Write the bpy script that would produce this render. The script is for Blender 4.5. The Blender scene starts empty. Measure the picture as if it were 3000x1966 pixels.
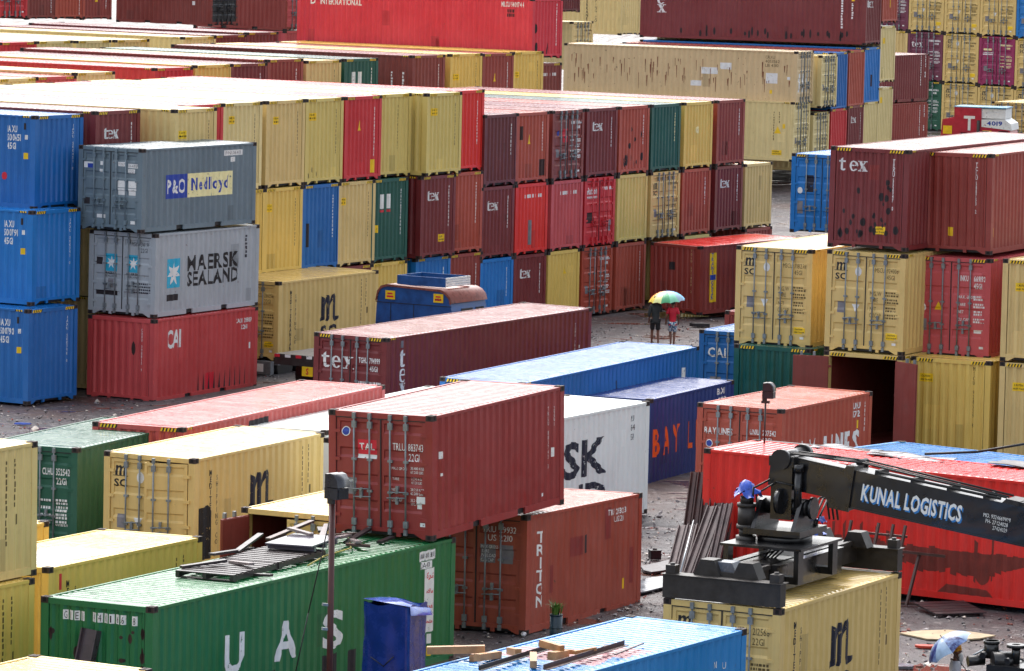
import bpy, bmesh, math, random
from mathutils import Vector, Matrix, Euler
R = math.radians
scene = bpy.context.scene
COL = scene.collection
rnd = random.Random(7)

# ------------------------------------------------------------ camera
cam = bpy.data.objects.new("camera", bpy.data.cameras.new("camera"))
COL.objects.link(cam)
cam.data.sensor_width = 36.0
cam.data.lens = 36.0 * 14000 / 3000
cam.data.clip_start = 1.0
cam.data.clip_end = 3000
PITCH, ROLL = R(5.402), R(1.344)
fwd = Vector((0, math.cos(PITCH), -math.sin(PITCH)))
up0 = Vector((0, math.sin(PITCH), math.cos(PITCH)))
rt0 = Vector((1, 0, 0))
rt = rt0 * math.cos(ROLL) + up0 * math.sin(ROLL)
up = -rt0 * math.sin(ROLL) + up0 * math.cos(ROLL)
cam.matrix_world = Matrix(((rt.x, up.x, -fwd.x, 0), (rt.y, up.y, -fwd.y, 0), (rt.z, up.z, -fwd.z, 16.018), (0, 0, 0, 1)))
scene.camera = cam

# ------------------------------------------------------------ sky, sun, exposure
SUN_EL, SUN_AZ = R(52), R(340)      # azimuth clockwise from +Y: bright cloud beyond the yard, so wet roofs glare
world = bpy.data.worlds.new("World"); scene.world = world; world.use_nodes = True
wn = world.node_tree; wn.nodes.clear()
sky = wn.nodes.new("ShaderNodeTexSky"); sky.sky_type = 'NISHITA'; sky.sun_disc = False
sky.sun_elevation = SUN_EL; sky.sun_rotation = SUN_AZ
sky.air_density = 1.0; sky.dust_density = 5.0; sky.ozone_density = 1.0
hs = wn.nodes.new("ShaderNodeHueSaturation"); hs.inputs['Saturation'].default_value = 0.35
bg = wn.nodes.new("ShaderNodeBackground"); bg.inputs['Strength'].default_value = 0.15
wo = wn.nodes.new("ShaderNodeOutputWorld")
wn.links.new(sky.outputs[0], hs.inputs['Color']); wn.links.new(hs.outputs[0], bg.inputs[0]); wn.links.new(bg.outputs[0], wo.inputs[0])
sl = bpy.data.lights.new("sun", 'SUN'); sl.energy = 0.5; sl.angle = R(75); sl.color = (1, .97, .93)
so = bpy.data.objects.new("sun", sl); COL.objects.link(so)
sd = Vector((math.sin(SUN_AZ) * math.cos(SUN_EL), math.cos(SUN_AZ) * math.cos(SUN_EL), math.sin(SUN_EL)))
so.rotation_euler = sd.to_track_quat('Z', 'Y').to_euler(); so.location = (0, 0, 60)
vs = scene.view_settings
vs.view_transform = 'Standard'; vs.look = 'None'; vs.gamma = 1; vs.exposure = 1.45; vs.use_curve_mapping = False

# ------------------------------------------------------------ helpers
def lin(c): return tuple(((v / 255) / 12.92 if v <= 10 else (((v / 255) + .055) / 1.055) ** 2.4) for v in c)

class MB:
    """collects boxes, tubes, prisms; build() links them as one mesh object"""
    def __init__(s): s.v = []; s.f = []; s.m = []; s.smooth = []
    def add(s, vs_, fs, mi=0, sm=False):
        o = len(s.v); s.v += [tuple(v) for v in vs_]
        for f in fs: s.f.append(tuple(i + o for i in f)); s.m.append(mi); s.smooth.append(sm)
        return s
    def box(s, x0, x1, y0, y1, z0, z1, mi=0, M=None):
        p = [Vector((x, y, z)) for z in (z0, z1) for y in (y0, y1) for x in (x0, x1)]
        if M is not None: p = [M @ q for q in p]
        return s.add(p, [(0, 2, 3, 1), (4, 5, 7, 6), (0, 1, 5, 4), (2, 6, 7, 3), (0, 4, 6, 2), (1, 3, 7, 5)], mi)
    def bar(s, a, b, w, h, mi=0, upv=(0, 0, 1)):
        a = Vector(a); b = Vector(b); d = (b - a); L = d.length; d.normalize()
        u = Vector(upv); sx = d.cross(u)
        if sx.length < 1e-4: sx = d.cross(Vector((0, 1, 0)))
        sx.normalize(); u = sx.cross(d)
        M = Matrix.Translation(a) @ Matrix((d, sx, u)).transposed().to_4x4()
        return s.box(0, L, -w / 2, w / 2, -h / 2, h / 2, mi, M)
    def cyl(s, a, b, r, n=10, mi=0, r2=None, cap=True, sm=True):
        a = Vector(a); b = Vector(b); d = (b - a).normalized(); r2 = r if r2 is None else r2
        x = d.orthogonal().normalized(); y = d.cross(x)
        c = [(math.cos(2 * math.pi * i / n), math.sin(2 * math.pi * i / n)) for i in range(n)]
        p = [a + (x * ca + y * sa) * r for ca, sa in c] + [b + (x * ca + y * sa) * r2 for ca, sa in c]
        s.add(p, [(i, (i + 1) % n, n + (i + 1) % n, n + i) for i in range(n)], mi, sm)
        if cap: s.add(p, [tuple(range(n))[::-1], tuple(range(n, 2 * n))], mi)
        return s
    def tube(s, pts, r, n=6, mi=0):
        for i in range(len(pts) - 1): s.cyl(pts[i], pts[i + 1], r, n, mi)
        return s
    def prism(s, poly, d0, d1, ax=(0, 1, 2), mi=0, M=None):
        """polygon in the plane (ax0,ax1), extruded d0..d1 along ax2"""
        n = len(poly); P = []
        for d in (d0, d1):
            for a, b in poly:
                q = [0, 0, 0]; q[ax[0]] = a; q[ax[1]] = b; q[ax[2]] = d; P.append(Vector(q))
        if M is not None: P = [M @ q for q in P]
        return s.add(P, [tuple(range(n))[::-1], tuple(range(n, 2 * n))] + [(i, (i + 1) % n, n + (i + 1) % n, n + i) for i in range(n)], mi)
    def sphere(s, c, r, n=10, k=6, mi=0, sc=(1, 1, 1)):
        c = Vector(c); P = []; F = []
        for j in range(k + 1):
            t = math.pi * j / k
            for i in range(n):
                a = 2 * math.pi * i / n
                P.append(c + Vector((r * sc[0] * math.sin(t) * math.cos(a), r * sc[1] * math.sin(t) * math.sin(a), r * sc[2] * math.cos(t))))
        for j in range(k):
            for i in range(n): F.append((j * n + i, (j + 1) * n + i, (j + 1) * n + (i + 1) % n, j * n + (i + 1) % n))
        return s.add(P, F, mi, True)
    def mesh(s, name, mats=()):
        me = bpy.data.meshes.new(name); me.from_pydata(s.v, [], s.f)
        for m in mats: me.materials.append(m)
        me.polygons.foreach_set('material_index', s.m); me.polygons.foreach_set('use_smooth', s.smooth)
        bm = bmesh.new(); bm.from_mesh(me); bmesh.ops.remove_doubles(bm, verts=bm.verts, dist=1e-5)
        bmesh.ops.recalc_face_normals(bm, faces=bm.faces); bm.to_mesh(me); bm.free()
        me.update(); return me
    def build(s, name, mats, parent=None, M=None):
        if not isinstance(mats, (list, tuple)): mats = [mats]
        return link(name, s.mesh(name, mats), parent, M)

def link(name, me, parent=None, M=None, mats=None):
    o = bpy.data.objects.new(name, me); COL.objects.link(o)
    if parent is not None: o.parent = parent
    if M is not None: o.matrix_local = M
    if mats:
        for i, m in enumerate(mats):
            o.material_slots[i].link = 'OBJECT'; o.material_slots[i].material = m
    return o
def tag(o, label=None, cat=None, group=None, kind=None):
    if label: o['label'] = label
    if cat: o['category'] = cat
    if group: o['group'] = group
    if kind: o['kind'] = kind
    return o
def empty(name, M, label, cat, group=None):
    o = bpy.data.objects.new(name, None); COL.objects.link(o); o.matrix_world = M; o.empty_display_size = .3
    return tag(o, label, cat, group)
def TR(x, y, z, rz=0): return Matrix.Translation((x, y, z)) @ Matrix.Rotation(R(rz), 4, 'Z')

# ------------------------------------------------------------ materials
class NT:
    def __init__(s, name):
        s.m = bpy.data.materials.new(name); s.m.use_nodes = True; s.t = s.m.node_tree; s.t.nodes.clear()
        s.out = s.n("ShaderNodeOutputMaterial"); s.b = s.n("ShaderNodeBsdfPrincipled"); s.l(s.b.outputs[0], s.out.inputs[0])
    def n(s, typ, **k):
        x = s.t.nodes.new(typ)
        for a, v in k.items(): setattr(x, a, v)
        return x
    def l(s, a, b): s.t.links.new(a, b)
    def coord(s):
        tc = s.n("ShaderNodeTexCoord"); oi = s.n("ShaderNodeObjectInfo")
        mul = s.n("ShaderNodeVectorMath", operation='SCALE'); mul.inputs[0].default_value = (37., 53., 19.)
        s.l(oi.outputs['Random'], mul.inputs['Scale'])
        ad = s.n("ShaderNodeVectorMath", operation='ADD'); s.l(tc.outputs['Object'], ad.inputs[0]); s.l(mul.outputs[0], ad.inputs[1])
        return ad.outputs[0]
    def noise(s, co, scale, detail=5, rough=.6, stretch=None):
        if stretch:
            mp = s.n("ShaderNodeMapping"); mp.inputs['Scale'].default_value = stretch; s.l(co, mp.inputs[0]); co = mp.outputs[0]
        x = s.n("ShaderNodeTexNoise"); x.inputs['Scale'].default_value = scale; x.inputs['Detail'].default_value = detail; x.inputs['Roughness'].default_value = rough
        s.l(co, x.inputs['Vector']); return x.outputs['Fac']
    def ramp(s, f, a, b, va=0., vb=1.):
        x = s.n("ShaderNodeMapRange"); x.inputs['From Min'].default_value = a; x.inputs['From Max'].default_value = b
        x.inputs['To Min'].default_value = va; x.inputs['To Max'].default_value = vb; s.l(f, x.inputs['Value']); return x.outputs[0]
    def mix(s, f, a, b, mode='MIX'):
        x = s.n("ShaderNodeMix", data_type='RGBA', blend_type=mode)
        if isinstance(f, float): x.inputs[0].default_value = f
        else: s.l(f, x.inputs[0])
        for v, i in ((a, 6), (b, 7)):
            if isinstance(v, tuple): x.inputs[i].default_value = (*v[:3], 1)
            else: s.l(v, x.inputs[i])
        return x.outputs[2]
    def bump(s, f, strength, dist):
        x = s.n("ShaderNodeBump"); x.inputs['Strength'].default_value = strength; x.inputs['Distance'].default_value = dist
        s.l(f, x.inputs['Height']); s.l(x.outputs[0], s.b.inputs['Normal'])

MATS = {}
def paint(key, rgb, rust=.35, fade=.35, rough=.42, roof=False, grime=.5):
    k = (key, roof)
    if k in MATS: return MATS[k]
    t = NT(("roof_" if roof else "paint_") + key); c = lin(rgb) if max(rgb) > 1 else rgb
    co = t.coord()
    big = t.noise(co, .55, 4); mid = t.noise(co, 2.6, 6, .65)
    streak = t.noise(co, 1.0, 6, .7, (7, 7, .45) if not roof else (1.6, .6, 1))
    spots = t.noise(co, 5.5, 8, .72)
    light = tuple(min(1, v * 1.15 + .028) for v in c); dark = tuple(v * .62 for v in c)
    col = t.mix(t.ramp(big, .35, .68, 0., fade + .25), c, light)
    col = t.mix(t.ramp(streak, .5, .76, 0., grime), col, dark)
    col = t.mix(t.ramp(mid, .55, .8, 0., grime * .6), col, tuple(v * .55 + .02 for v in c))
    rustc = t.mix(t.ramp(mid, .35, .65), (.060, .022, .012), (.17, .062, .028))
    th = .735 - .13 * rust
    rm = t.ramp(spots, th, th + .03)
    col = t.mix(rm, col, rustc)
    rs = t.noise(co, 1., 8, .75, (9, 9, .5)); rm2 = t.ramp(rs, .80 - .16 * rust, .86 - .16 * rust, 0., .75)
    if not roof: col = t.mix(rm2, col, rustc)
    t.l(col, t.b.inputs['Base Color'])
    if roof:
        rr = t.ramp(t.noise(co, 1.3, 6, .6, (1.4, .45, 1)), .35, .66, .12, .36)
        t.b.inputs['Coat Weight'].default_value = .42; t.b.inputs['Coat Roughness'].default_value = .15
    else:
        rr = t.ramp(mid, .3, .7, rough - .12, rough + .16)
    t.l(rr, t.b.inputs['Roughness'])
    dent = t.noise(co, .9 if not roof else 1.6, 3)
    t.bump(dent, .55 if not roof else .7, .05)
    MATS[k] = t.m; return t.m
def plain(key, rgb, rough=.5, metal=0., var=.35, scale=4., coat=0., worn=0.):
    if key in MATS: return MATS[key]
    t = NT(key); c = lin(rgb) if max(rgb) > 1 else rgb; co = t.coord()
    a = t.noise(co, scale, 6, .65)
    col = t.mix(t.ramp(a, .3, .7), tuple(v * (1 - var) for v in c), tuple(min(1, v * (1 + var * .6) + .01 * var) for v in c))
    t.l(col, t.b.inputs['Base Color']); t.b.inputs['Metallic'].default_value = metal
    t.l(t.ramp(a, .3, .7, max(.03, rough - .1), rough + .1), t.b.inputs['Roughness'])
    t.b.inputs['Coat Weight'].default_value = coat
    t.bump(a, .2, .01)
    if worn:   # flaked lettering: the paint below shows through
        w1 = t.noise(co, 7, 8, .75); w2 = t.noise(co, 1., 6, .7, (12, 12, 1.2)); mx = t.n("ShaderNodeMath", operation='MAXIMUM')
        t.l(t.ramp(w1, .70 - worn, .72 - worn), mx.inputs[0]); t.l(t.ramp(w2, .74 - worn, .77 - worn), mx.inputs[1])
        tr = t.n("ShaderNodeBsdfTransparent"); ms = t.n("ShaderNodeMixShader"); t.l(mx.outputs[0], ms.inputs[0]); t.l(t.b.outputs[0], ms.inputs[1]); t.l(tr.outputs[0], ms.inputs[2]); t.l(ms.outputs[0], t.out.inputs[0])
    MATS[key] = t.m; return t.m

PAL = dict(  # name -> (sRGB of the paint itself, rust, fade, grime)
    msc=((208, 180, 112), .35, .3, .4), ye_pale=((212, 194, 136), .45, .4, .5), ye_olive=((204, 184, 106), .3, .3, .4), ye_gold=((214, 182, 92), .3, .25, .35),
    ye_sand=((208, 182, 120), .5, .35, .55), cream=((205, 180, 136), .75, .4, .3),
    tex=((112, 36, 38), .2, .25, .5), maroon=((96, 34, 38), .2, .25, .5), redbrown=((136, 52, 44), .3, .35, .5), brown=((122, 50, 42), .45, .4, .6), triton=((146, 64, 46), .6, .5, .6),
    tal=((134, 38, 36), .3, .3, .45), orange=((164, 68, 48), .45, .4, .55), salmon=((176, 72, 68), .3, .5, .5), cai=((182, 62, 62), .35, .55, .5), pink=((186, 74, 78), .3, .5, .4),
    red=((190, 36, 44), .25, .35, .4), redbright=((212, 42, 34), .2, .2, .25), crimson=((196, 40, 58), .35, .45, .45), kunal=((212, 36, 28), .5, .3, .5),
    blue=((0, 94, 164), .2, .3, .4), bluebright=((0, 110, 184), .25, .35, .4), navy=((24, 52, 116), .15, .25, .35), blue17=((20, 118, 182), .35, .4, .4),
    teal=((10, 80, 68), .3, .3, .5), green=((16, 104, 56), .35, .35, .45), clhu=((14, 82, 60), .3, .35, .5),
    grey=((98, 116, 126), .55, .4, .5), greylight=((158, 166, 172), .6, .4, .4), white=((214, 220, 216), .55, .3, .3), purple=((104, 40, 66), .25, .35, .4), magenta=((140, 26, 82), .2, .3, .3),
    black=((34, 38, 42), .3, .3, .3))
def P(k, roof=False):
    rgb, ru, fa, gr = PAL[k]
    return paint(k, rgb, ru, fa, .42, roof, gr)
M_CAST = plain('rusty_casting', (52, 36, 32), .7, 0, .5, 9)
M_HOLE = plain('dark_opening', (8, 8, 9), .9, 0, .2)
M_GASK = plain('door_gasket', (28, 29, 32), .55, 0, .3)
M_GALV = plain('galvanised', (126, 134, 138), .45, .35, .3, 8)
M_YEL = plain('marking_yellow', (236, 196, 20), .5, 0, .15, worn=.06)
M_BLK = plain('marking_black', (16, 16, 22), .55, 0, .3, worn=.09)
M_NVY = plain('marking_navy', (18, 22, 44), .5, 0, .3, worn=.10)
M_WHT = plain('marking_white', (226, 228, 226), .5, 0, .12, worn=.09)
M_GRYM = plain('marking_grey', (120, 118, 122), .5, 0, .3)
M_BRN = plain('marking_brown', (92, 74, 30), .6, 0, .3)
M_RED = plain('marking_red', (205, 30, 50), .5, 0, .2)
M_CYN = plain('marking_cyan', (40, 170, 205), .5, 0, .15, worn=.08)
M_BLU = plain('marking_blue', (28, 62, 160), .5, 0, .15, worn=.06)
M_CRM = plain('marking_cream', (236, 228, 170), .5, 0, .12, worn=.09)
M_ORG = plain('marking_orange', (226, 98, 34), .5, 0, .15, worn=.05)
M_RUST = plain('rust_patch', (54, 30, 28), .8, 0, .6, 7)
M_DARK = plain('dark_patch', (40, 34, 38), .8, 0, .6, 7)
M_STAIN = plain('rust_stain', (116, 40, 30), .6, 0, .35, 3)
M_RST2 = plain('rust_orange', (128, 74, 44), .7, 0, .5, 9)
M_PATCH = plain('red_paint_patch', (132, 46, 42), .5, 0, .25, 3)
MK = dict(q=M_RST2, p=M_PATCH, s=M_STAIN, y=M_YEL, k=M_BLK, n=M_NVY, w=M_WHT, g=M_GRYM, o=M_ORG, r=M_RED, c=M_CYN, b=M_BLU, m=M_CRM, R=M_RUST, d=M_DARK, B=M_BRN)

# ------------------------------------------------------------ lettering: flat glyph outlines of Blender's built-in font
GL = {}
def glyphs():
    chars = list("ABCDEFGHIJKLMNOPQRSTUVWXYZabcdefghijklmnopqrstuvwxyz0123456789&.,:/-'") + [
        "\uFE94\uFEDB\uFEAE\uFEB7", "\uFE94\uFEA3\uFEFC\uFEE4\uFEDF\uFE8D", "\uFE94\uFEF4\uFE91\uFEAE\uFECC\uFEDF\uFE8D", "\uFE93\uFEAA\uFEA4\uFE98\uFEE4\uFEDF\uFE8D"]
    obs = []
    for off in (0.0, .028):
        for ch in chars:
            cu = bpy.data.curves.new('glyph', 'FONT'); cu.body = ch; cu.offset = off; cu.resolution_u = 2; cu.fill_mode = 'FRONT'
            o = bpy.data.objects.new('glyph', cu); COL.objects.link(o); obs.append((ch, off > 0, o))
    dg = bpy.context.evaluated_depsgraph_get()
    for ch, bold, o in obs:
        me = bpy.data.meshes.new_from_object(o.evaluated_get(dg))
        V = [(v.co.x, v.co.y) for v in me.vertices]; F = [tuple(p.vertices) for p in me.polygons]
        GL[(ch, bold)] = (V, F); bpy.data.meshes.remove(me)
    for _, _, o in obs:
        cu = o.data; bpy.data.objects.remove(o); bpy.data.curves.remove(cu)
glyphs()
CAP = max(v[1] for v in GL[('H', False)][0])
def gtext(st, size, bold=False, wf=1.0, sp=.10):
    """list of (verts2d, faces) for a line of lettering with cap height `size`, starting at 0,0"""
    k = size / CAP; V = []; F = []; x = 0.
    if (st, bold) in GL: items = [st]
    else: items = list(st)
    for ch in items:
        if ch == ' ': x += size * .42 * wf; continue
        g = GL.get((ch, bold))
        if not g or not g[0]: continue
        x0 = min(v[0] for v in g[0]); x1 = max(v[0] for v in g[0]); o = len(V)
        V += [(x + (v[0] - x0) * k * wf, v[1] * k) for v in g[0]]; F += [tuple(i + o for i in f) for f in g[1]]
        x += (x1 - x0) * k * wf + size * sp * (1 if wf >= .6 else .8)
    return V, F, x
def poly_shape(polys):
    V = []; F = []
    for p in polys: o = len(V); V += list(p); F.append(tuple(range(o, o + len(p))))
    return V, F
def arc(cx, cy, rx, ry, a0, a1, n): return [(cx + rx * math.cos(R(a0 + (a1 - a0) * i / n)), cy + ry * math.sin(R(a0 + (a1 - a0) * i / n))) for i in range(n + 1)]
def band(outer, inner): return [[outer[i], outer[i + 1], inner[i + 1], inner[i]] for i in range(len(outer) - 1)]
def serif_word(vertical=False):
    """the bold serif letters t, e, x in a unit x-height of 1"""
    t = [[(.16, 0.1), (.42, 0.1), (.42, 1.25), (.16, 1.05)], [(0, .8), (.72, .8), (.72, .95), (0, .95)], [(.16, .1), (.3, -.02), (.6, .0), (.74, .14), (.62, .18), (.42, .16)]]
    e = band(arc(.45, .47, .45, .5, 2, 325, 14), arc(.47, .47, .19, .40, 2, 318, 14)) + [[(.2, .47), (.88, .47), (.88, .58), (.2, .58)]]
    x = [[(.12, .95), (.42, .95), (.95, 0), (.62, 0)], [(.72, .95), (.84, .95), (.3, 0), (.16, 0)], [(0, .88), (.5, .88), (.5, .97), (0, .97)], [(.6, .88), (.98, .88), (.98, .97), (.6, .97)], [(0, -.02), (.42, -.02), (.42, .07), (0, .07)], [(.52, -.02), (1.04, -.02), (1.04, .07), (.52, .07)]]
    return t, e, x
def logo_tex(size, sp=.12):
    out = []; x = 0
    for g, w in zip(serif_word(), (.74, .9, 1.04)):
        out += [[((px + x) * size, py * size) for px, py in p] for p in g]; x += w + sp
    return poly_shape(out)
def logo_m(s):
    """black-letter m: three stems, two shoulders, a foot and a tail"""
    q = [[(.0, .1), (.23, .1), (.23, .86), (.0, .96)], [(.23, .7), (.36, .98), (.47, .98), (.58, .86), (.58, .1), (.36, .1), (.36, .72), (.23, .5)],
         [(.58, .7), (.72, .98), (.9, 1.04), (.99, .9), (.99, .12), (.76, .12), (.76, .78), (.58, .52)],
         [(-.14, -.02), (.23, .06), (.23, .16), (0, .18), (-.14, .06)], [(.76, .12), (.8, -.02), (.98, -.06), (1.2, .06), (1.2, .14), (.99, .14)], [(.36, .1), (.3, .0), (.42, -.02), (.58, .1)]]
    return poly_shape([[(a * s, b * s) for a, b in p] for p in q])
def logo_m_door(s):
    q = [[(0, 0), (.2, 0), (.2, .74), (0, .74)]] + [[(.36, 0), (.56, 0), (.56, .56), (.5, .72), (.36, .76), (.2, .66), (.2, .54), (.3, .6), (.36, .52)], [(.72, 0), (.92, 0), (.92, .56), (.86, .72), (.72, .76), (.56, .66), (.56, .54), (.66, .6), (.72, .52)], [(-.2, -.06), (1.16, -.06), (1.16, -.01), (-.2, -.01)]]
    return poly_shape([[(a * s, b * s) for a, b in p] for p in q])
def star7(r, k=.42, n=7):
    return poly_shape([[(r * (1 if i % 2 == 0 else k) * math.sin(math.pi * i / n), r * (1 if i % 2 == 0 else k) * math.cos(math.pi * i / n)) for i in range(2 * n)]])

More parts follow.
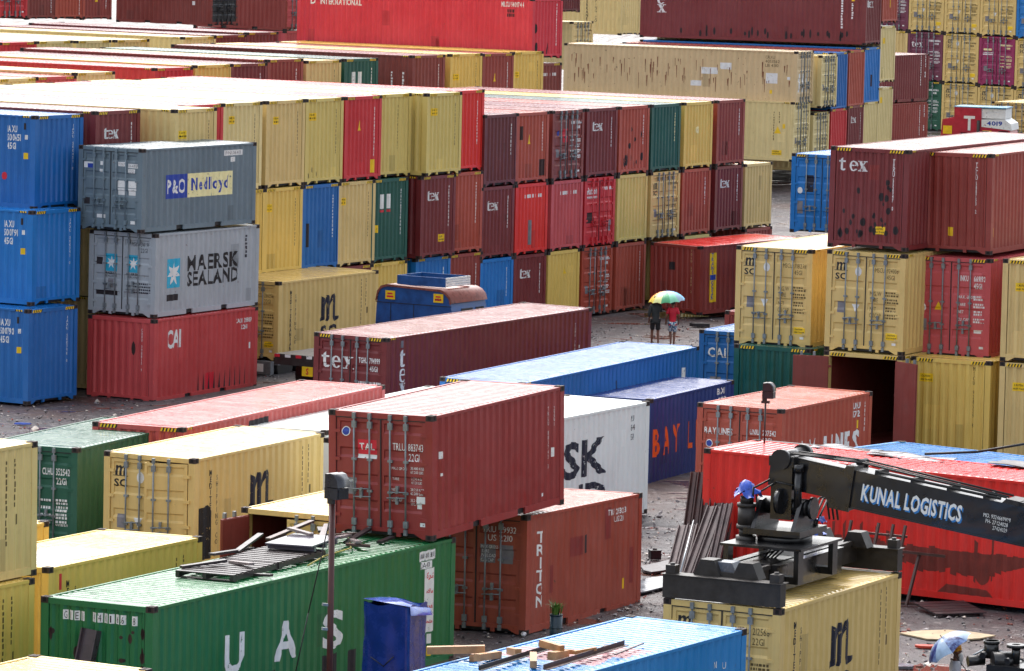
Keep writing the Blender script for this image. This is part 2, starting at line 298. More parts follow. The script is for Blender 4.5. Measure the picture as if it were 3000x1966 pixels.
# container placements: x, y, z of the base centre, heading, end tilt, side tilt, length in feet, high cube
LAY = {
 'uasc': (-4.87, 93.275, -0.053, 63.511, -0.3, -0.184, 40, 0),
 'triton': (0.638, 104.577, -0.113, 64.586, -1.321, -1.03, 20, 0),
 'trlu': (-1.248, 100.441, 2.596, 63.047, 1.244, -0.694, 20, 0),
 'medu': (5.438, 92.374, -0.061, 63.467, -0.062, 0.242, 20, 0),
 'tghu': (-1.634, 141.18, 0.218, 60.609, 0.368, 0.452, 40, 1),
 'blue8': (1.738, 131.186, 0.057, 65.561, 0.101, 0.058, 40, 1),
 'mscy': (-6.887, 111.702, 0.202, 63.066, 0.579, 0.161, 20, 0),
 'clhu': (-9.999, 113.856, 0.115, 67.248, 0.39, -0.02, 20, 0),
 'salm': (-6.689, 119.678, -0.045, 68.333, -0.222, 0.007, 40, 1),
 'whiteB': (-3.395, 122.439, -0.079, 68.473, -0.547, -0.014, 40, 0),
 'whiteA': (-0.406, 116.811, 0.013, 61.527, 0.101, -0.005, 40, 1),
 'bayl': (3.931, 131.412, -0.331, 65.769, 0.017, -0.255, 20, 0),
 'baylines': (7.329, 126.591, -0.013, 63.216, -0.359, 0.289, 20, 0),
 'caib': (8.152, 147.881, -0.025, 64.0, 0.011, -0.016, 20, 0),
 'redsm': (9.205, 154.33, 0.0, 64.0, 0.0, 0.0, 20, 0),
 'y15': (-8.715, 95.884, -0.156, 64.094, -0.589, -0.632, 20, 0),
 'y14b': (-12.038, 96.525, -0.0, 62.0, -0.0, 0.0, 20, 0),
 'y14u': (-11.521, 88.856, 2.567, 62.021, 0.15, -0.27, 20, 0),
 'y14l': (-11.511, 88.407, -0.0, 62.0, -0.0, 0.0, 20, 0),
 'y16': (-8.517, 78.264, 0.006, 61.131, 0.003, 0.167, 20, 0),
 'blue17': (0.3, 81.414, 0.036, 60.176, 0.071, 0.34, 40, 0),
 'kunal': (10.33, 108.428, 0.086, 148.036, 0.444, -0.0, 40, 1),
 'bluek': (13.498, 112.036, 0.0, 140.0, 0.0, -0.0, 40, 0),
 'cai': (-10.577, 148.749, -0.103, 61.699, 0.065, 0.259, 20, 0),
 'msku': (-10.609, 149.178, 2.484, 61.586, -0.057, 0.26, 20, 0),
 'ponu': (-10.839, 148.911, 5.107, 58.16, 0.083, 0.14, 20, 0),
 'bx1': (-19.1, 147.591, 0.005, 148.145, 0.0, -0.107, 40, 1),
 'bx2': (-19.211, 148.824, 2.895, 148.919, 0.0, -0.01, 40, 1),
 'bx3': (-19.256, 150.146, 5.719, 148.392, -0.022, 0.004, 40, 1),
 'msc266': (-7.099, 157.477, 0.427, 59.564, 0.334, 0.207, 20, 0),
 'm718': (10.373, 143.857, 2.78, 62.611, 0.073, -0.143, 40, 1),
 'm924': (12.813, 141.321, 2.905, 62.905, 0.062, 0.308, 40, 1),
 'inku': (15.281, 141.756, 2.796, 63.151, 0.137, -0.221, 40, 1),
 'yfar': (17.647, 139.289, 2.912, 63.0, 0.01, -0.026, 40, 1),
 'tclu': (15.25, 142.225, 5.764, 63.458, 0.123, -0.425, 40, 1),
 'texu': (12.786, 141.624, 5.849, 63.538, -0.032, 0.323, 40, 1),
 'green_b': (10.355, 143.157, -0.047, 62.545, -0.0, -0.045, 40, 1),
 'open_b': (12.774, 141.004, 0.02, 63.089, -0.0, 0.125, 40, 1),
 'm928': (15.254, 140.446, -0.023, 62.918, -0.0, -0.156, 40, 1),
 'yfar_b': (17.642, 139.193, 0.0, 63.0, 0.0, 0.0, 40, 1),
 'blueR': (13.915, 179.292, 3.564, 63.0, -0.004, 0.011, 40, 1),
 'transo': (8.088, 180.965, 0.168, 48.335, 1.079, 0.13, 20, 0),
 'a_y1': (-15.504, 154.424, 5.792, 151.0, 0.0, 0.0, 40, 1),
 'a_red1': (-15.464, 157.178, 5.792, 151.0, 0.0, 0.0, 40, 1),
 'a_y2': (-14.308, 159.264, 5.792, 151.0, 0.0, 0.0, 40, 1),
 'a_y3': (-13.006, 161.613, 5.792, 151.0, 0.0, 0.0, 40, 1),
 'a_y4': (-11.803, 163.783, 5.792, 151.0, 0.0, 0.0, 40, 1),
 'a_red2': (-10.572, 166.003, 5.792, 151.0, 0.0, 0.0, 40, 1),
 'a_y5': (-9.603, 168.165, 5.792, 151.0, 0.0, 0.0, 40, 1),
 'a_y6': (-7.868, 170.159, 5.792, 151.0, 0.0, 0.0, 40, 1),
 'b_red': (-7.1, 172.474, 5.792, 151.0, 0.0, 0.0, 40, 1),
 'w2_y0': (-14.164, 159.524, 2.896, 151.0, 0.0, 0.0, 40, 1),
 'w2_y1': (-13.027, 161.575, 2.896, 151.0, 0.0, 0.0, 40, 1),
 'w2_blue': (-11.848, 163.702, 2.896, 151.0, 0.0, 0.0, 40, 1),
 'w2_y2': (-10.718, 165.74, 2.896, 151.0, 0.0, 0.0, 40, 1),
 'w2_green': (-9.645, 167.677, 2.896, 151.0, 0.0, 0.0, 40, 1),
 'w2_tex': (-8.019, 170.093, 2.896, 151.0, 0.0, 0.0, 40, 1),
 'w2_brn': (-7.084, 172.296, 2.896, 151.0, 0.0, 0.0, 40, 1),
 'w1_y0': (-14.119, 159.604, 0.0, 151.0, 0.0, 0.0, 40, 1),
 'w1_brn0': (-10.773, 165.641, 0.0, 151.0, 0.0, 0.0, 40, 1),
 'w1_y1': (-9.627, 167.708, 0.0, 151.0, 0.0, 0.0, 40, 1),
 'w1_blue1': (-8.155, 170.365, 0.0, 151.0, 0.0, 0.0, 40, 1),
 'w1_brn1': (-7.031, 172.393, 0.0, 151.0, 0.0, 0.0, 40, 1),
 'b3_dark': (-5.884, 174.461, 5.182, 151.0, 0.0, 0.0, 40, 0),
 'b3_ored': (-4.745, 176.515, 5.182, 151.0, 0.0, 0.0, 40, 0),
 'b3_door': (-3.426, 178.896, 5.182, 151.0, 0.0, 0.0, 40, 0),
 'b3_tex': (-2.143, 181.21, 5.182, 151.0, 0.0, 0.0, 40, 0),
 'b3_obr': (-0.887, 183.475, 5.182, 151.0, 0.0, 0.0, 40, 0),
 'b3_green': (0.38, 185.762, 5.182, 151.0, 0.0, 0.0, 40, 0),
 'b3_yel': (1.709, 188.159, 5.182, 151.0, 0.0, 0.0, 40, 0),
 'b3_red': (3.072, 190.618, 5.182, 151.0, 0.0, 0.0, 40, 0),
 'b2_tex1': (-5.947, 174.348, 2.591, 151.0, 0.0, 0.0, 40, 0),
 'b2_red': (-4.721, 176.559, 2.591, 151.0, 0.0, 0.0, 40, 0),
 'b2_pink': (-3.412, 178.92, 2.591, 151.0, 0.0, 0.0, 40, 0),
 'b2_mat': (-2.161, 181.178, 2.591, 151.0, 0.0, 0.0, 40, 0),
 'b2_yel': (-0.897, 183.457, 2.591, 151.0, 0.0, 0.0, 40, 0),
 'b2_msc': (0.422, 185.838, 2.591, 151.0, 0.0, 0.0, 40, 0),
 'b2_brn': (1.693, 188.13, 2.591, 151.0, 0.0, 0.0, 40, 0),
 'b2_tex2': (3.064, 190.604, 2.591, 151.0, 0.0, 0.0, 40, 0),
 'b2_yel2': (4.336, 192.899, 2.591, 151.0, 0.0, 0.0, 40, 0),
 'b1_blue': (-5.928, 174.381, 0.0, 151.0, 0.0, 0.0, 40, 0),
 'b1_tex': (-4.725, 176.552, 0.0, 151.0, 0.0, 0.0, 40, 0),
 'b1_yel': (-3.474, 178.809, 0.0, 151.0, 0.0, 0.0, 40, 0),
 'b1_door': (-2.204, 181.1, 0.0, 151.0, 0.0, 0.0, 40, 0),
 'b1_obr': (-0.894, 183.464, 0.0, 151.0, 0.0, 0.0, 40, 0),
 'b1_y2': (1.77, 188.27, 0.0, 151.0, 0.0, 0.0, 40, 0),
 'b1_brn': (4.403, 193.019, 0.0, 151.0, 0.0, 0.0, 40, 0),
 'a_tex': (-17.731, 152.207, 5.79, 150.0, 0.0, 0.0, 40, 1),
 'a_tex_t0': (-17.731, 152.207, 0.0, 150.0, 0.0, 0.0, 40, 1),
 'a_tex_t1': (-17.731, 152.207, 2.896, 150.0, 0.0, 0.0, 40, 1),
 'a_y1_t0': (-15.504, 154.424, 0.0, 151.0, 0.0, 0.0, 40, 1),
 'a_y1_t1': (-15.504, 154.424, 2.896, 151.0, 0.0, 0.0, 40, 1),
 'a2_y1': (-23.256, 176.203, 5.696, 147.9, 0.0, 0.0, 40, 1),
 'a2_red': (-22.048, 178.128, 5.715, 147.9, 0.0, 0.0, 40, 1),
 'a2_y2': (-20.802, 180.115, 5.822, 147.9, 0.0, 0.0, 40, 1),
 'c_red': (-18.188, 184.282, 5.894, 147.9, 0.0, 0.0, 40, 1),
 'c_yel': (-16.823, 186.458, 5.948, 147.9, 0.0, 0.0, 40, 1),
 'c_tex': (-15.577, 188.444, 5.955, 147.9, 0.0, 0.0, 40, 1),
 'c_brn': (-14.273, 190.523, 6.075, 147.9, 0.0, 0.0, 40, 1),
 'c_yel2': (-12.866, 192.766, 5.979, 147.9, 0.0, 0.0, 40, 1),
 'c_grn': (-11.454, 195.016, 6.004, 147.9, 0.0, 0.0, 40, 1),
 'd_brn': (-8.828, 199.204, 6.053, 147.9, 0.0, 0.0, 40, 1),
 'd_yel': (-7.317, 201.612, 6.059, 147.9, 0.0, 0.0, 40, 1),
 'd_brn2': (-6.003, 203.706, 6.03, 147.9, 0.0, 0.0, 40, 1),
 'd_yel2': (-4.743, 205.716, 6.061, 147.9, 0.0, 0.0, 40, 1),
 'mlcu': (-3.954, 208.102, 8.58, 147.9, 0.0, 0.0, 40, 0),
 'd_cb': (-3.935, 208.132, 5.501, 147.9, 0.0, 0.0, 40, 1),
 'f_red': (-25.866, 201.157, 6.12, 147.9, 0.0, 0.0, 40, 1),
 'f_yel': (-24.552, 203.251, 6.132, 147.9, 0.0, 0.0, 40, 1),
 'f_y3': (-23.127, 205.523, 6.113, 147.9, 0.0, 0.0, 40, 1),
 'f_yel2': (-21.683, 207.825, 6.108, 147.9, 0.0, 0.0, 40, 1),
 'f_yel3': (-19.087, 211.963, 6.161, 147.9, 0.0, 0.0, 40, 1),
 'f_drk': (-17.859, 213.921, 6.203, 147.9, 0.0, 0.0, 40, 1),
 'f_drk2': (-16.552, 216.004, 6.29, 147.9, 0.0, 0.0, 40, 1),
 'e_red': (-30.149, 238.959, 8.83, 147.9, 0.0, 0.0, 40, 1),
 'e_brn': (-28.879, 240.984, 8.744, 147.9, 0.0, 0.0, 40, 1),
 'e_sal': (-27.655, 242.935, 8.743, 147.9, 0.0, 0.0, 40, 1),
 'e_brn2': (-26.479, 244.81, 8.683, 147.9, 0.0, 0.0, 40, 1),
 'e_pgru': (-17.817, 249.083, 8.341, 147.9, 0.0, 0.0, 20, 0),
 'e_dia': (-14.413, 258.274, 7.893, 147.9, 0.0, 0.0, 20, 0),
 'e_dia_b': (-14.413, 258.274, 5.302, 147.9, 0.0, 0.0, 20, 0),
 'cxru': (8.337, 235.206, 5.647, 157.5, 0.0, 0.0, 40, 0),
 'mscmed': (8.227, 234.94, 2.896, 157.5, 0.0, 0.0, 40, 1),
 'dr_y': (9.67, 237.64, 5.399, 157.5, 0.0, 0.0, 40, 0),
 'dr_y_b': (9.352, 237.656, 2.275, 157.5, 0.0, 0.0, 40, 1),
 'dr_blue': (10.34, 240.042, 5.162, 157.5, 0.0, 0.0, 40, 1),
 'dr_red_b': (10.389, 240.161, 2.358, 157.5, 0.0, 0.0, 40, 1),
 'dr_org': (11.368, 242.524, 5.21, 157.5, 0.0, 0.0, 40, 1),
 'dr_tex_b': (11.407, 242.617, 2.43, 157.5, 0.0, 0.0, 40, 1),
 'dr_blue2': (12.311, 244.8, 5.3, 157.5, 0.0, 0.0, 40, 1),
 'dr_yel_b': (12.318, 244.819, 2.532, 157.5, 0.0, 0.0, 40, 1),
 'dr_yel2': (13.248, 247.062, 6.326, 157.5, 0.0, 0.0, 40, 1),
 'dr_yel_b2': (13.184, 246.908, 3.199, 157.5, 0.0, 0.0, 40, 1),
 'texbig': (12.296, 244.765, 8.309, 157.5, 0.0, 0.0, 40, 1),
 'dr_brn': (13.307, 247.204, 9.358, 157.5, 0.0, 0.0, 40, 1),
 'redR_u': (19.92, 259.774, 4.7, 60.0, -0.0, -0.0, 20, 0),
 'redR_l': (19.899, 259.438, 2.1, 60.0, 0.0, 0.0, 20, 0),
 'k_x_t': (25.709, 288.536, 7.876, 52.5, 0.0, 0.0, 40, 1),
 'k_x_m': (25.709, 288.536, 4.98, 52.5, 0.0, 0.0, 40, 1),
 'k_c0_t': (27.672, 287.03, 7.876, 52.5, 0.0, 0.0, 40, 1),
 'k_c0_m': (27.672, 287.03, 4.98, 52.5, 0.0, 0.0, 40, 1),
 'k_c0_b': (27.672, 287.03, 2.084, 52.5, 0.0, 0.0, 40, 1),
 'k_c1_t': (29.636, 285.523, 7.846, 52.5, 0.0, 0.0, 40, 1),
 'k_c1_m': (29.636, 285.523, 4.95, 52.5, 0.0, 0.0, 40, 1),
 'k_c1_b': (29.636, 285.523, 2.054, 52.5, 0.0, 0.0, 40, 1),
 'k_c2_t': (31.599, 284.016, 7.796, 52.5, 0.0, 0.0, 40, 1),
 'k_c2_m': (31.599, 284.016, 4.9, 52.5, 0.0, 0.0, 40, 1),
 'k_c2_b': (31.599, 284.016, 2.004, 52.5, 0.0, 0.0, 40, 1),
 'k_c3_t': (33.563, 282.51, 7.746, 52.5, 0.0, 0.0, 40, 1),
 'k_c3_m': (33.563, 282.51, 4.85, 52.5, 0.0, 0.0, 40, 1),
 'k_c3_b': (33.563, 282.51, 1.954, 52.5, 0.0, 0.0, 40, 1),
 'y_rt': (28.856, 267.771, 2.0, 62.0, -0.0, 0.0, 20, 0),
 'y_med': (0.793, 269.004, 7.779, 152.0, 0.0, 0.0, 40, 1),
 'y_dr': (-1.995, 257.711, 6.204, 152.0, 0.0, 0.0, 40, 0),
 'y_br': (-2.747, 256.296, 9.287, 152.0, 0.0, 0.0, 40, 1),
 'openy': (-3.265, 103.674, -0.0, 63.5, -0.0, -0.0, 20, 0),
}
# ------------------------------------------------------------ ground
def ground_h(x, y):
    t = max(0., min(1., (y - 200) / 50)); q = max(0., min(1., (x - 2) / 11)); return 2.1 * t * t * (3 - 2 * t) * q * q * (3 - 2 * q)
def make_ground():
    xs = [-700, -250, -120] + [-60 + i * 3 for i in range(41)] + [120, 250, 700]
    ys = [-60, 20, 50] + [60 + i * 3 for i in range(90)] + [360, 420, 600, 1400]
    V = [(x, y, ground_h(x, y) + (.03 * math.sin(x * .9 + y * .37) * math.sin(y * .61 - x * .3) - .03 if 60 < y < 330 else -.02)) for y in ys for x in xs]
    n = len(xs); F = [(j * n + i, j * n + i + 1, (j + 1) * n + i + 1, (j + 1) * n + i) for j in range(len(ys) - 1) for i in range(n - 1)]
    b = MB(); b.add(V, F, 0, True)
    t = NT('wet_gravel'); tc = t.n("ShaderNodeTexCoord"); co = tc.outputs['Object']
    big = t.noise(co, .16, 5, .6); mid = t.noise(co, .9, 7, .65); fine = t.noise(co, 9, 8, .75)
    vo = t.n("ShaderNodeTexVoronoi"); vo.inputs['Scale'].default_value = 7.5; t.l(co, vo.inputs['Vector'])
    col = t.mix(t.ramp(mid, .35, .68), (.024, .021, .025), (.064, .052, .055))
    col = t.mix(t.ramp(fine, .42, .72), col, (.105, .092, .096))
    col = t.mix(t.ramp(big, .48, .60, 0., .75), col, (.070, .036, .028))
    stone = t.ramp(vo.outputs['Color'], .86, .90); col = t.mix(t.ramp(stone, 0, 1, 0, .55), col, (.30, .27, .26))
    pud = t.noise(co, .34, 3, .5, (.8, 1.5, 1)); pm = t.ramp(pud, .585, .62)
    col = t.mix(pm, col, (.105, .055, .042)); t.l(col, t.b.inputs['Base Color'])
    wet = t.ramp(mid, .4, .6, .34, .7); mx = t.n("ShaderNodeMix", data_type='FLOAT'); t.l(pm, mx.inputs[0]); t.l(wet, mx.inputs[2]); mx.inputs[3].default_value = .05; t.l(mx.outputs[0], t.b.inputs['Roughness'])
    inv = t.n("ShaderNodeMath", operation='SUBTRACT'); inv.inputs[0].default_value = 1; t.l(pm, inv.inputs[1])
    hgt = t.n("ShaderNodeMath", operation='MULTIPLY'); t.l(fine, hgt.inputs[0]); t.l(inv.outputs[0], hgt.inputs[1])
    t.bump(hgt.outputs[0], .9, .09)
    tag(b.build('ground', t.m), kind='structure')
make_ground()
def rocks():
    ms = [plain('stone_grey', (110, 104, 108), .45, 0, .4), plain('stone_dark', (44, 40, 46), .4, 0, .4), plain('stone_pale', (176, 166, 156), .5, 0, .3), plain('brick_red', (128, 58, 46), .6, 0, .35)]
    b = MB(); r = random.Random(5)
    areas = [(3, 13, 88, 110, 2600), (2.2, 7, 104, 125, 1500), (-16, -8, 128, 146, 1500), (1.5, 9, 158, 178, 1300), (-1, 3, 95, 106, 700), (-8.5, -4, 148, 156, 200)]
    for x0, x1, y0, y1, n in areas:
        for _ in range(n):
            x, y = r.uniform(x0, x1), r.uniform(y0, y1); s = .012 + .05 * r.random() ** 3 * (2.2 if r.random() < .05 else 1)
            a = r.uniform(0, 6.3); c_, s_ = math.cos(a), math.sin(a); q = [(r.uniform(.7, 1.6), 0, r.uniform(-.2, .3)), (0, r.uniform(.6, 1.2), r.uniform(-.2, .3)), (-r.uniform(.7, 1.6), 0, r.uniform(-.2, .3)), (0, -r.uniform(.6, 1.2), r.uniform(-.2, .3)), (r.uniform(-.4, .4), r.uniform(-.4, .4), r.uniform(.4, .9)), (0, 0, -.6)]
            P = [(x + s * (u * c_ - v * s_), y + s * (u * s_ + v * c_), s * w - .005) for u, v, w in q]
            mi = r.choices((0, 1, 2, 3), (.46, .30, .14, .10))[0]
            b.add(P, [(0, 1, 4), (1, 2, 4), (2, 3, 4), (3, 0, 4), (1, 0, 5), (2, 1, 5), (3, 2, 5), (0, 3, 5)], mi)
    me = bpy.data.meshes.new('loose_stones'); me.from_pydata(b.v, [], b.f)
    for m in ms: me.materials.append(m)
    me.polygons.foreach_set('material_index', b.m); tag(link('loose_stones', me), kind='stuff')
rocks()
# ------------------------------------------------------------ shipping containers
W = 2.438
def LEN(l): return 12.192 if l == 40 else 6.058
def HT(hc): return 2.896 if hc else 2.591
def prof(u0, u1, pitch, d0, d1, fl=.26, sl=.24):
    n = max(1, round((u1 - u0) / pitch)); p = (u1 - u0) / n; out = [(u0, d0)]
    for i in range(n):
        a = u0 + i * p
        out += [(a + p * fl / 2, d0), (a + p * (fl / 2 + sl), d1), (a + p * (1 - fl / 2 - sl), d1), (a + p * (1 - fl / 2), d0)]
    out.append((u1, d0)); return out
PR_SIDE = {l: prof(.18, LEN(l) - .18, .278, .014, .050) for l in (20, 40)}
PR_END = prof(.19, W - .19, .257, .018, .064, .34, .18)
PR_ROOF = {l: prof(.32, LEN(l) - .32, .209, .004, .036, .40, .20) for l in (20, 40)}
def pr_door(h):
    z0, z1 = .24, h - .2; n = 4; p = (z1 - z0) / n; out = [(z0 - .06, .03)]
    for i in range(n):
        a = z0 + p * i
        out += [(a + p * .56, .03), (a + p * .66, .058), (a + p * .90, .058), (a + p * .97, .03)]
    out.append((z1 + .06, .03)); return out
def depth(pr, t):
    if t <= pr[0][0]: return pr[0][1]
    for (a, da), (b, db) in zip(pr, pr[1:]):
        if t <= b: return da if b - a < 1e-6 else da + (db - da) * (t - a) / (b - a)
    return pr[-1][1]
MESH = {}
def cached(key, fn):
    if key not in MESH: MESH[key] = fn()
    return MESH[key]
def m_side(l, hc, sgn):
    def f():
        L, h = LEN(l), HT(hc); b = MB(); pr = PR_SIDE[l]; V = []
        for u, d in pr: V += [(u - L / 2, sgn * (W / 2 - d), .17), (u - L / 2, sgn * (W / 2 - d), h - .075)]
        b.add(V, [(2 * i, 2 * i + 2, 2 * i + 3, 2 * i + 1) for i in range(len(pr) - 1)])
        return b.mesh('side_wall', [None])
    return cached(('side', l, hc, sgn), f)
def m_end(l, hc, sgn):
    def f():
        L, h = LEN(l), HT(hc); b = MB(); V = []
        for u, d in PR_END: V += [(sgn * (L / 2 - d), u - W / 2, .19), (sgn * (L / 2 - d), u - W / 2, h - .12)]
        b.add(V, [(2 * i, 2 * i + 2, 2 * i + 3, 2 * i + 1) for i in range(len(PR_END) - 1)])
        return b.mesh('end_wall', [None])
    return cached(('end', l, hc, sgn), f)
def m_roof(l, hc):
    def f():
        L, h = LEN(l), HT(hc); b = MB(); V = []; y = W / 2 - .05; pr = PR_ROOF[l]; z = h - .012
        for u, d in pr: V += [(u - L / 2, -y, z - .03), (u - L / 2, -y + .10, z - d), (u - L / 2, y - .10, z - d), (u - L / 2, y, z - .03)]
        F = []
        for i in range(len(pr) - 1):
            for k in range(3): F.append((4 * i + k, 4 * i + 4 + k, 4 * i + 5 + k, 4 * i + 1 + k))
        b.add(V, F)
        for s in (-1, 1): b.box(min(s * (L / 2 - .32), s * (L / 2 - .02)), max(s * (L / 2 - .32), s * (L / 2 - .02)), -y, y, z - .04, z - .006)
        return b.mesh('roof', [None])
    return cached(('roof', l, hc), f)
def m_frame(l, hc):
    def f():
        L, h = LEN(l), HT(hc); b = MB(); x, y = L / 2, W / 2
        for sx in (-1, 1):
            for sy in (-1, 1):
                b.box(min(sx * x, sx * (x - .19)), max(sx * x, sx * (x - .19)), min(sy * (y - .003), sy * (y - .17)), max(sy * (y - .003), sy * (y - .17)), .118, h - .118)
            b.box(min(sx * (x - .004), sx * (x - .12)), max(sx * (x - .004), sx * (x - .12)), -y + .162, y - .162, h - .125, h - .012)   # header
            b.box(min(sx * (x - .006), sx * (x - .10)), max(sx * (x - .006), sx * (x - .10)), -y + .162, y - .162, .125, .21)            # sill
            for sy in (-1, 1):                                                                                                       # gussets below the sill
                b.prism([(sy * (y - .165), .124), (sy * (y - .165), .02), (sy * (y - .24), .02), (sy * (y - .44), .124)], min(sx * (x - .01), sx * (x - .06)), max(sx * (x - .01), sx * (x - .06)), (1, 2, 0))
                b.box(min(sx * (x - .012), sx * (x - .07)), max(sx * (x - .012), sx * (x - .07)), sy * .42 - .05, sy * .42 + .05, .04, .124)
        for sy in (-1, 1):
            b.box(-x + .178, x - .178, min(sy * (y - .004), sy * (y - .064)), max(sy * (y - .004), sy * (y - .064)), h - .078, h - .018)
            cuts = [(-x + .178, x - .178)] if l == 40 else [(-x + .178, -1.20), (-.84, .84), (1.20, x - .178)]
            for a, c in cuts: b.box(a, c, min(sy * (y - .010), sy * (y - .06)), max(sy * (y - .010), sy * (y - .06)), .03, .175)
        return b.mesh('frame', [None])
    return cached(('frame', l, hc), f)
def m_floor(l):
    def f():
        L = LEN(l); b = MB(); b.box(-L / 2 + .1, L / 2 - .1, -W / 2 + .07, W / 2 - .07, .05, .165); return b.mesh('floor', [M_GASK])
    return cached(('floor', l), f)
def m_cast():
    def f():
        b = MB(); a, c, d = .089, .081, .059
        b.box(-a, a, -c, c, -d, d, 0)
        for s in (-1, 1):
            b.box(min(s * a, s * (a + .003)), max(s * a, s * (a + .003)), -.035, .035, -.034, .040, 1)
            b.box(-.04, .035, min(s * c, s * (c + .003)), max(s * c, s * (c + .003)), -.034, .04, 1)
            b.box(-.05, .05, -.03, .03, min(s * d, s * (d + .002)), max(s * d, s * (d + .002)), 1)
        return b.mesh('corner_casting', [M_CAST, M_HOLE])
    return cached('cast', f)
def m_stripe(l, hc):
    def f():
        L, h = LEN(l), HT(hc); b = MB(); w = .44
        for k in (0, 1):
            for q in range(5):
                u0 = (.2 + q * .09) if k == 0 else (W - .62 + q * .09)
                for mi, o in ((0, 0), (1, .045)):
                    P = [(-L / 2 + .0005, W / 2 - (u0 + o + a), z) for a, z in ((0, h - .115), (.045, h - .115), (.075, h - .03), (.03, h - .03))]
                    b.add(P, [(0, 1, 2, 3)], mi)
        for sy in (-1, 1):
            for q in range(3):
                u0 = .24 + q * .09
                for mi, o in ((0, 0), (1, .045)):
                    b.add([(-L / 2 + u0 + o + a, sy * (W / 2 - .0005), z) for a, z in ((0, h - .076), (.045, h - .076), (.06, h - .022), (.015, h - .022))], [(0, 1, 2, 3)], mi)
        return b.mesh('warning_stripes', [M_YEL, M_BLK])
    return cached(('stripe', l, hc), f)
DW = W / 2 - .17 - .006          # leaf width
def m_leaf(hc, side):
    """door leaf in its own hinge space: hinge at y=0, leaf runs to y=side*DW, outer face towards -X"""
    def f():
        h = HT(hc); b = MB(); pr = pr_door(h); V = []; s = side; y0, y1 = s * .08, s * (DW - .07)
        for v, d in pr: V += [(d - .03, y0, v), (d - .03, y1, v)]
        b.add(V, [(2 * i, 2 * i + 2, 2 * i + 3, 2 * i + 1) for i in range(len(pr) - 1)])
        for a, c in ((.006, .085), (DW - .075, DW - .012)): b.box(.005, .04, min(s * a, s * c), max(s * a, s * c), .2, h - .145)
        for a, c in ((.2, .245), (h - .19, h - .145)): b.box(.006, .04, min(s * .085, s * (DW - .075)), max(s * .085, s * (DW - .075)), a, c)
        b.box(.045, .06, min(s * .02, s * (DW - .02)), max(s * .02, s * (DW - .02)), .22, h - .16)
        for k in range(4):
            z = .42 + k * (h - .85) / 3; b.box(-.03, .012, min(-s * .06, s * .1), max(-s * .06, s * .1), z - .035, z + .035)
        return b.mesh('door', [None])
    return cached(('leaf', hc, side), f)
def m_bar(hc):
    def f():
        h = HT(hc); b = MB(); b.cyl((0, 0, .09), (0, 0, h - .05), .02, 6)
        for z in (.14, h - .09): b.box(-.03, .035, -.035, .035, z - .06, z + .06)
        for z in (.30, h - .27): b.box(-.02, .04, -.05, .05, z - .07, z + .07)
        for z in (.95, 1.6): b.box(-.01, .04, -.055, .055, z - .025, z + .025)
        return b.mesh('locking_bar', [None])
    return cached(('bar', hc), f)
def m_handle():
    def f():
        b = MB(); b.cyl((-.02, -.05, 0), (-.02, .36, -.02), .014, 6); b.cyl((-.045, .18, -.005), (.03, .18, -.005), .035, 8); b.box(-.03, .03, .15, .21, .03, .12)
        return b.mesh('door_handle', [None])
    return cached('handle', f)
def m_gasket(l, hc):
    def f():
        L, h = LEN(l), HT(hc); b = MB(); x = -L / 2
        b.box(x + .012, x + .05, -.013, .013, .2, h - .145)
        b.box(x + .008, x + .05, -W / 2 + .172, W / 2 - .172, h - .146, h - .127); b.box(x + .008, x + .05, -W / 2 + .172, W / 2 - .172, .182, .2)
        for s in (-1, 1): b.box(x + .03, x + .06, min(s * (W / 2 - .168), s * (W / 2 - .182)), max(s * (W / 2 - .168), s * (W / 2 - .182)), .2, h - .145)
        return b.mesh('door_gasket', [M_GASK])
    return cached(('gasket', l, hc), f)
def m_lining(l, hc):
    def f():
        L, h = LEN(l), HT(hc); b = MB(); x, y = L / 2 - .1, W / 2 - .075
        P = [(-x, -y, .17), (x, -y, .17), (x, y, .17), (-x, y, .17), (-x, -y, h - .1), (x, -y, h - .1), (x, y, h - .1), (-x, y, h - .1)]
        b.add(P, [(0, 1, 2, 3), (4, 5, 6, 7), (0, 1, 5, 4), (3, 2, 6, 7), (1, 2, 6, 5)]); return b.mesh('lining', [None])
    return cached(('lining', l, hc), f)

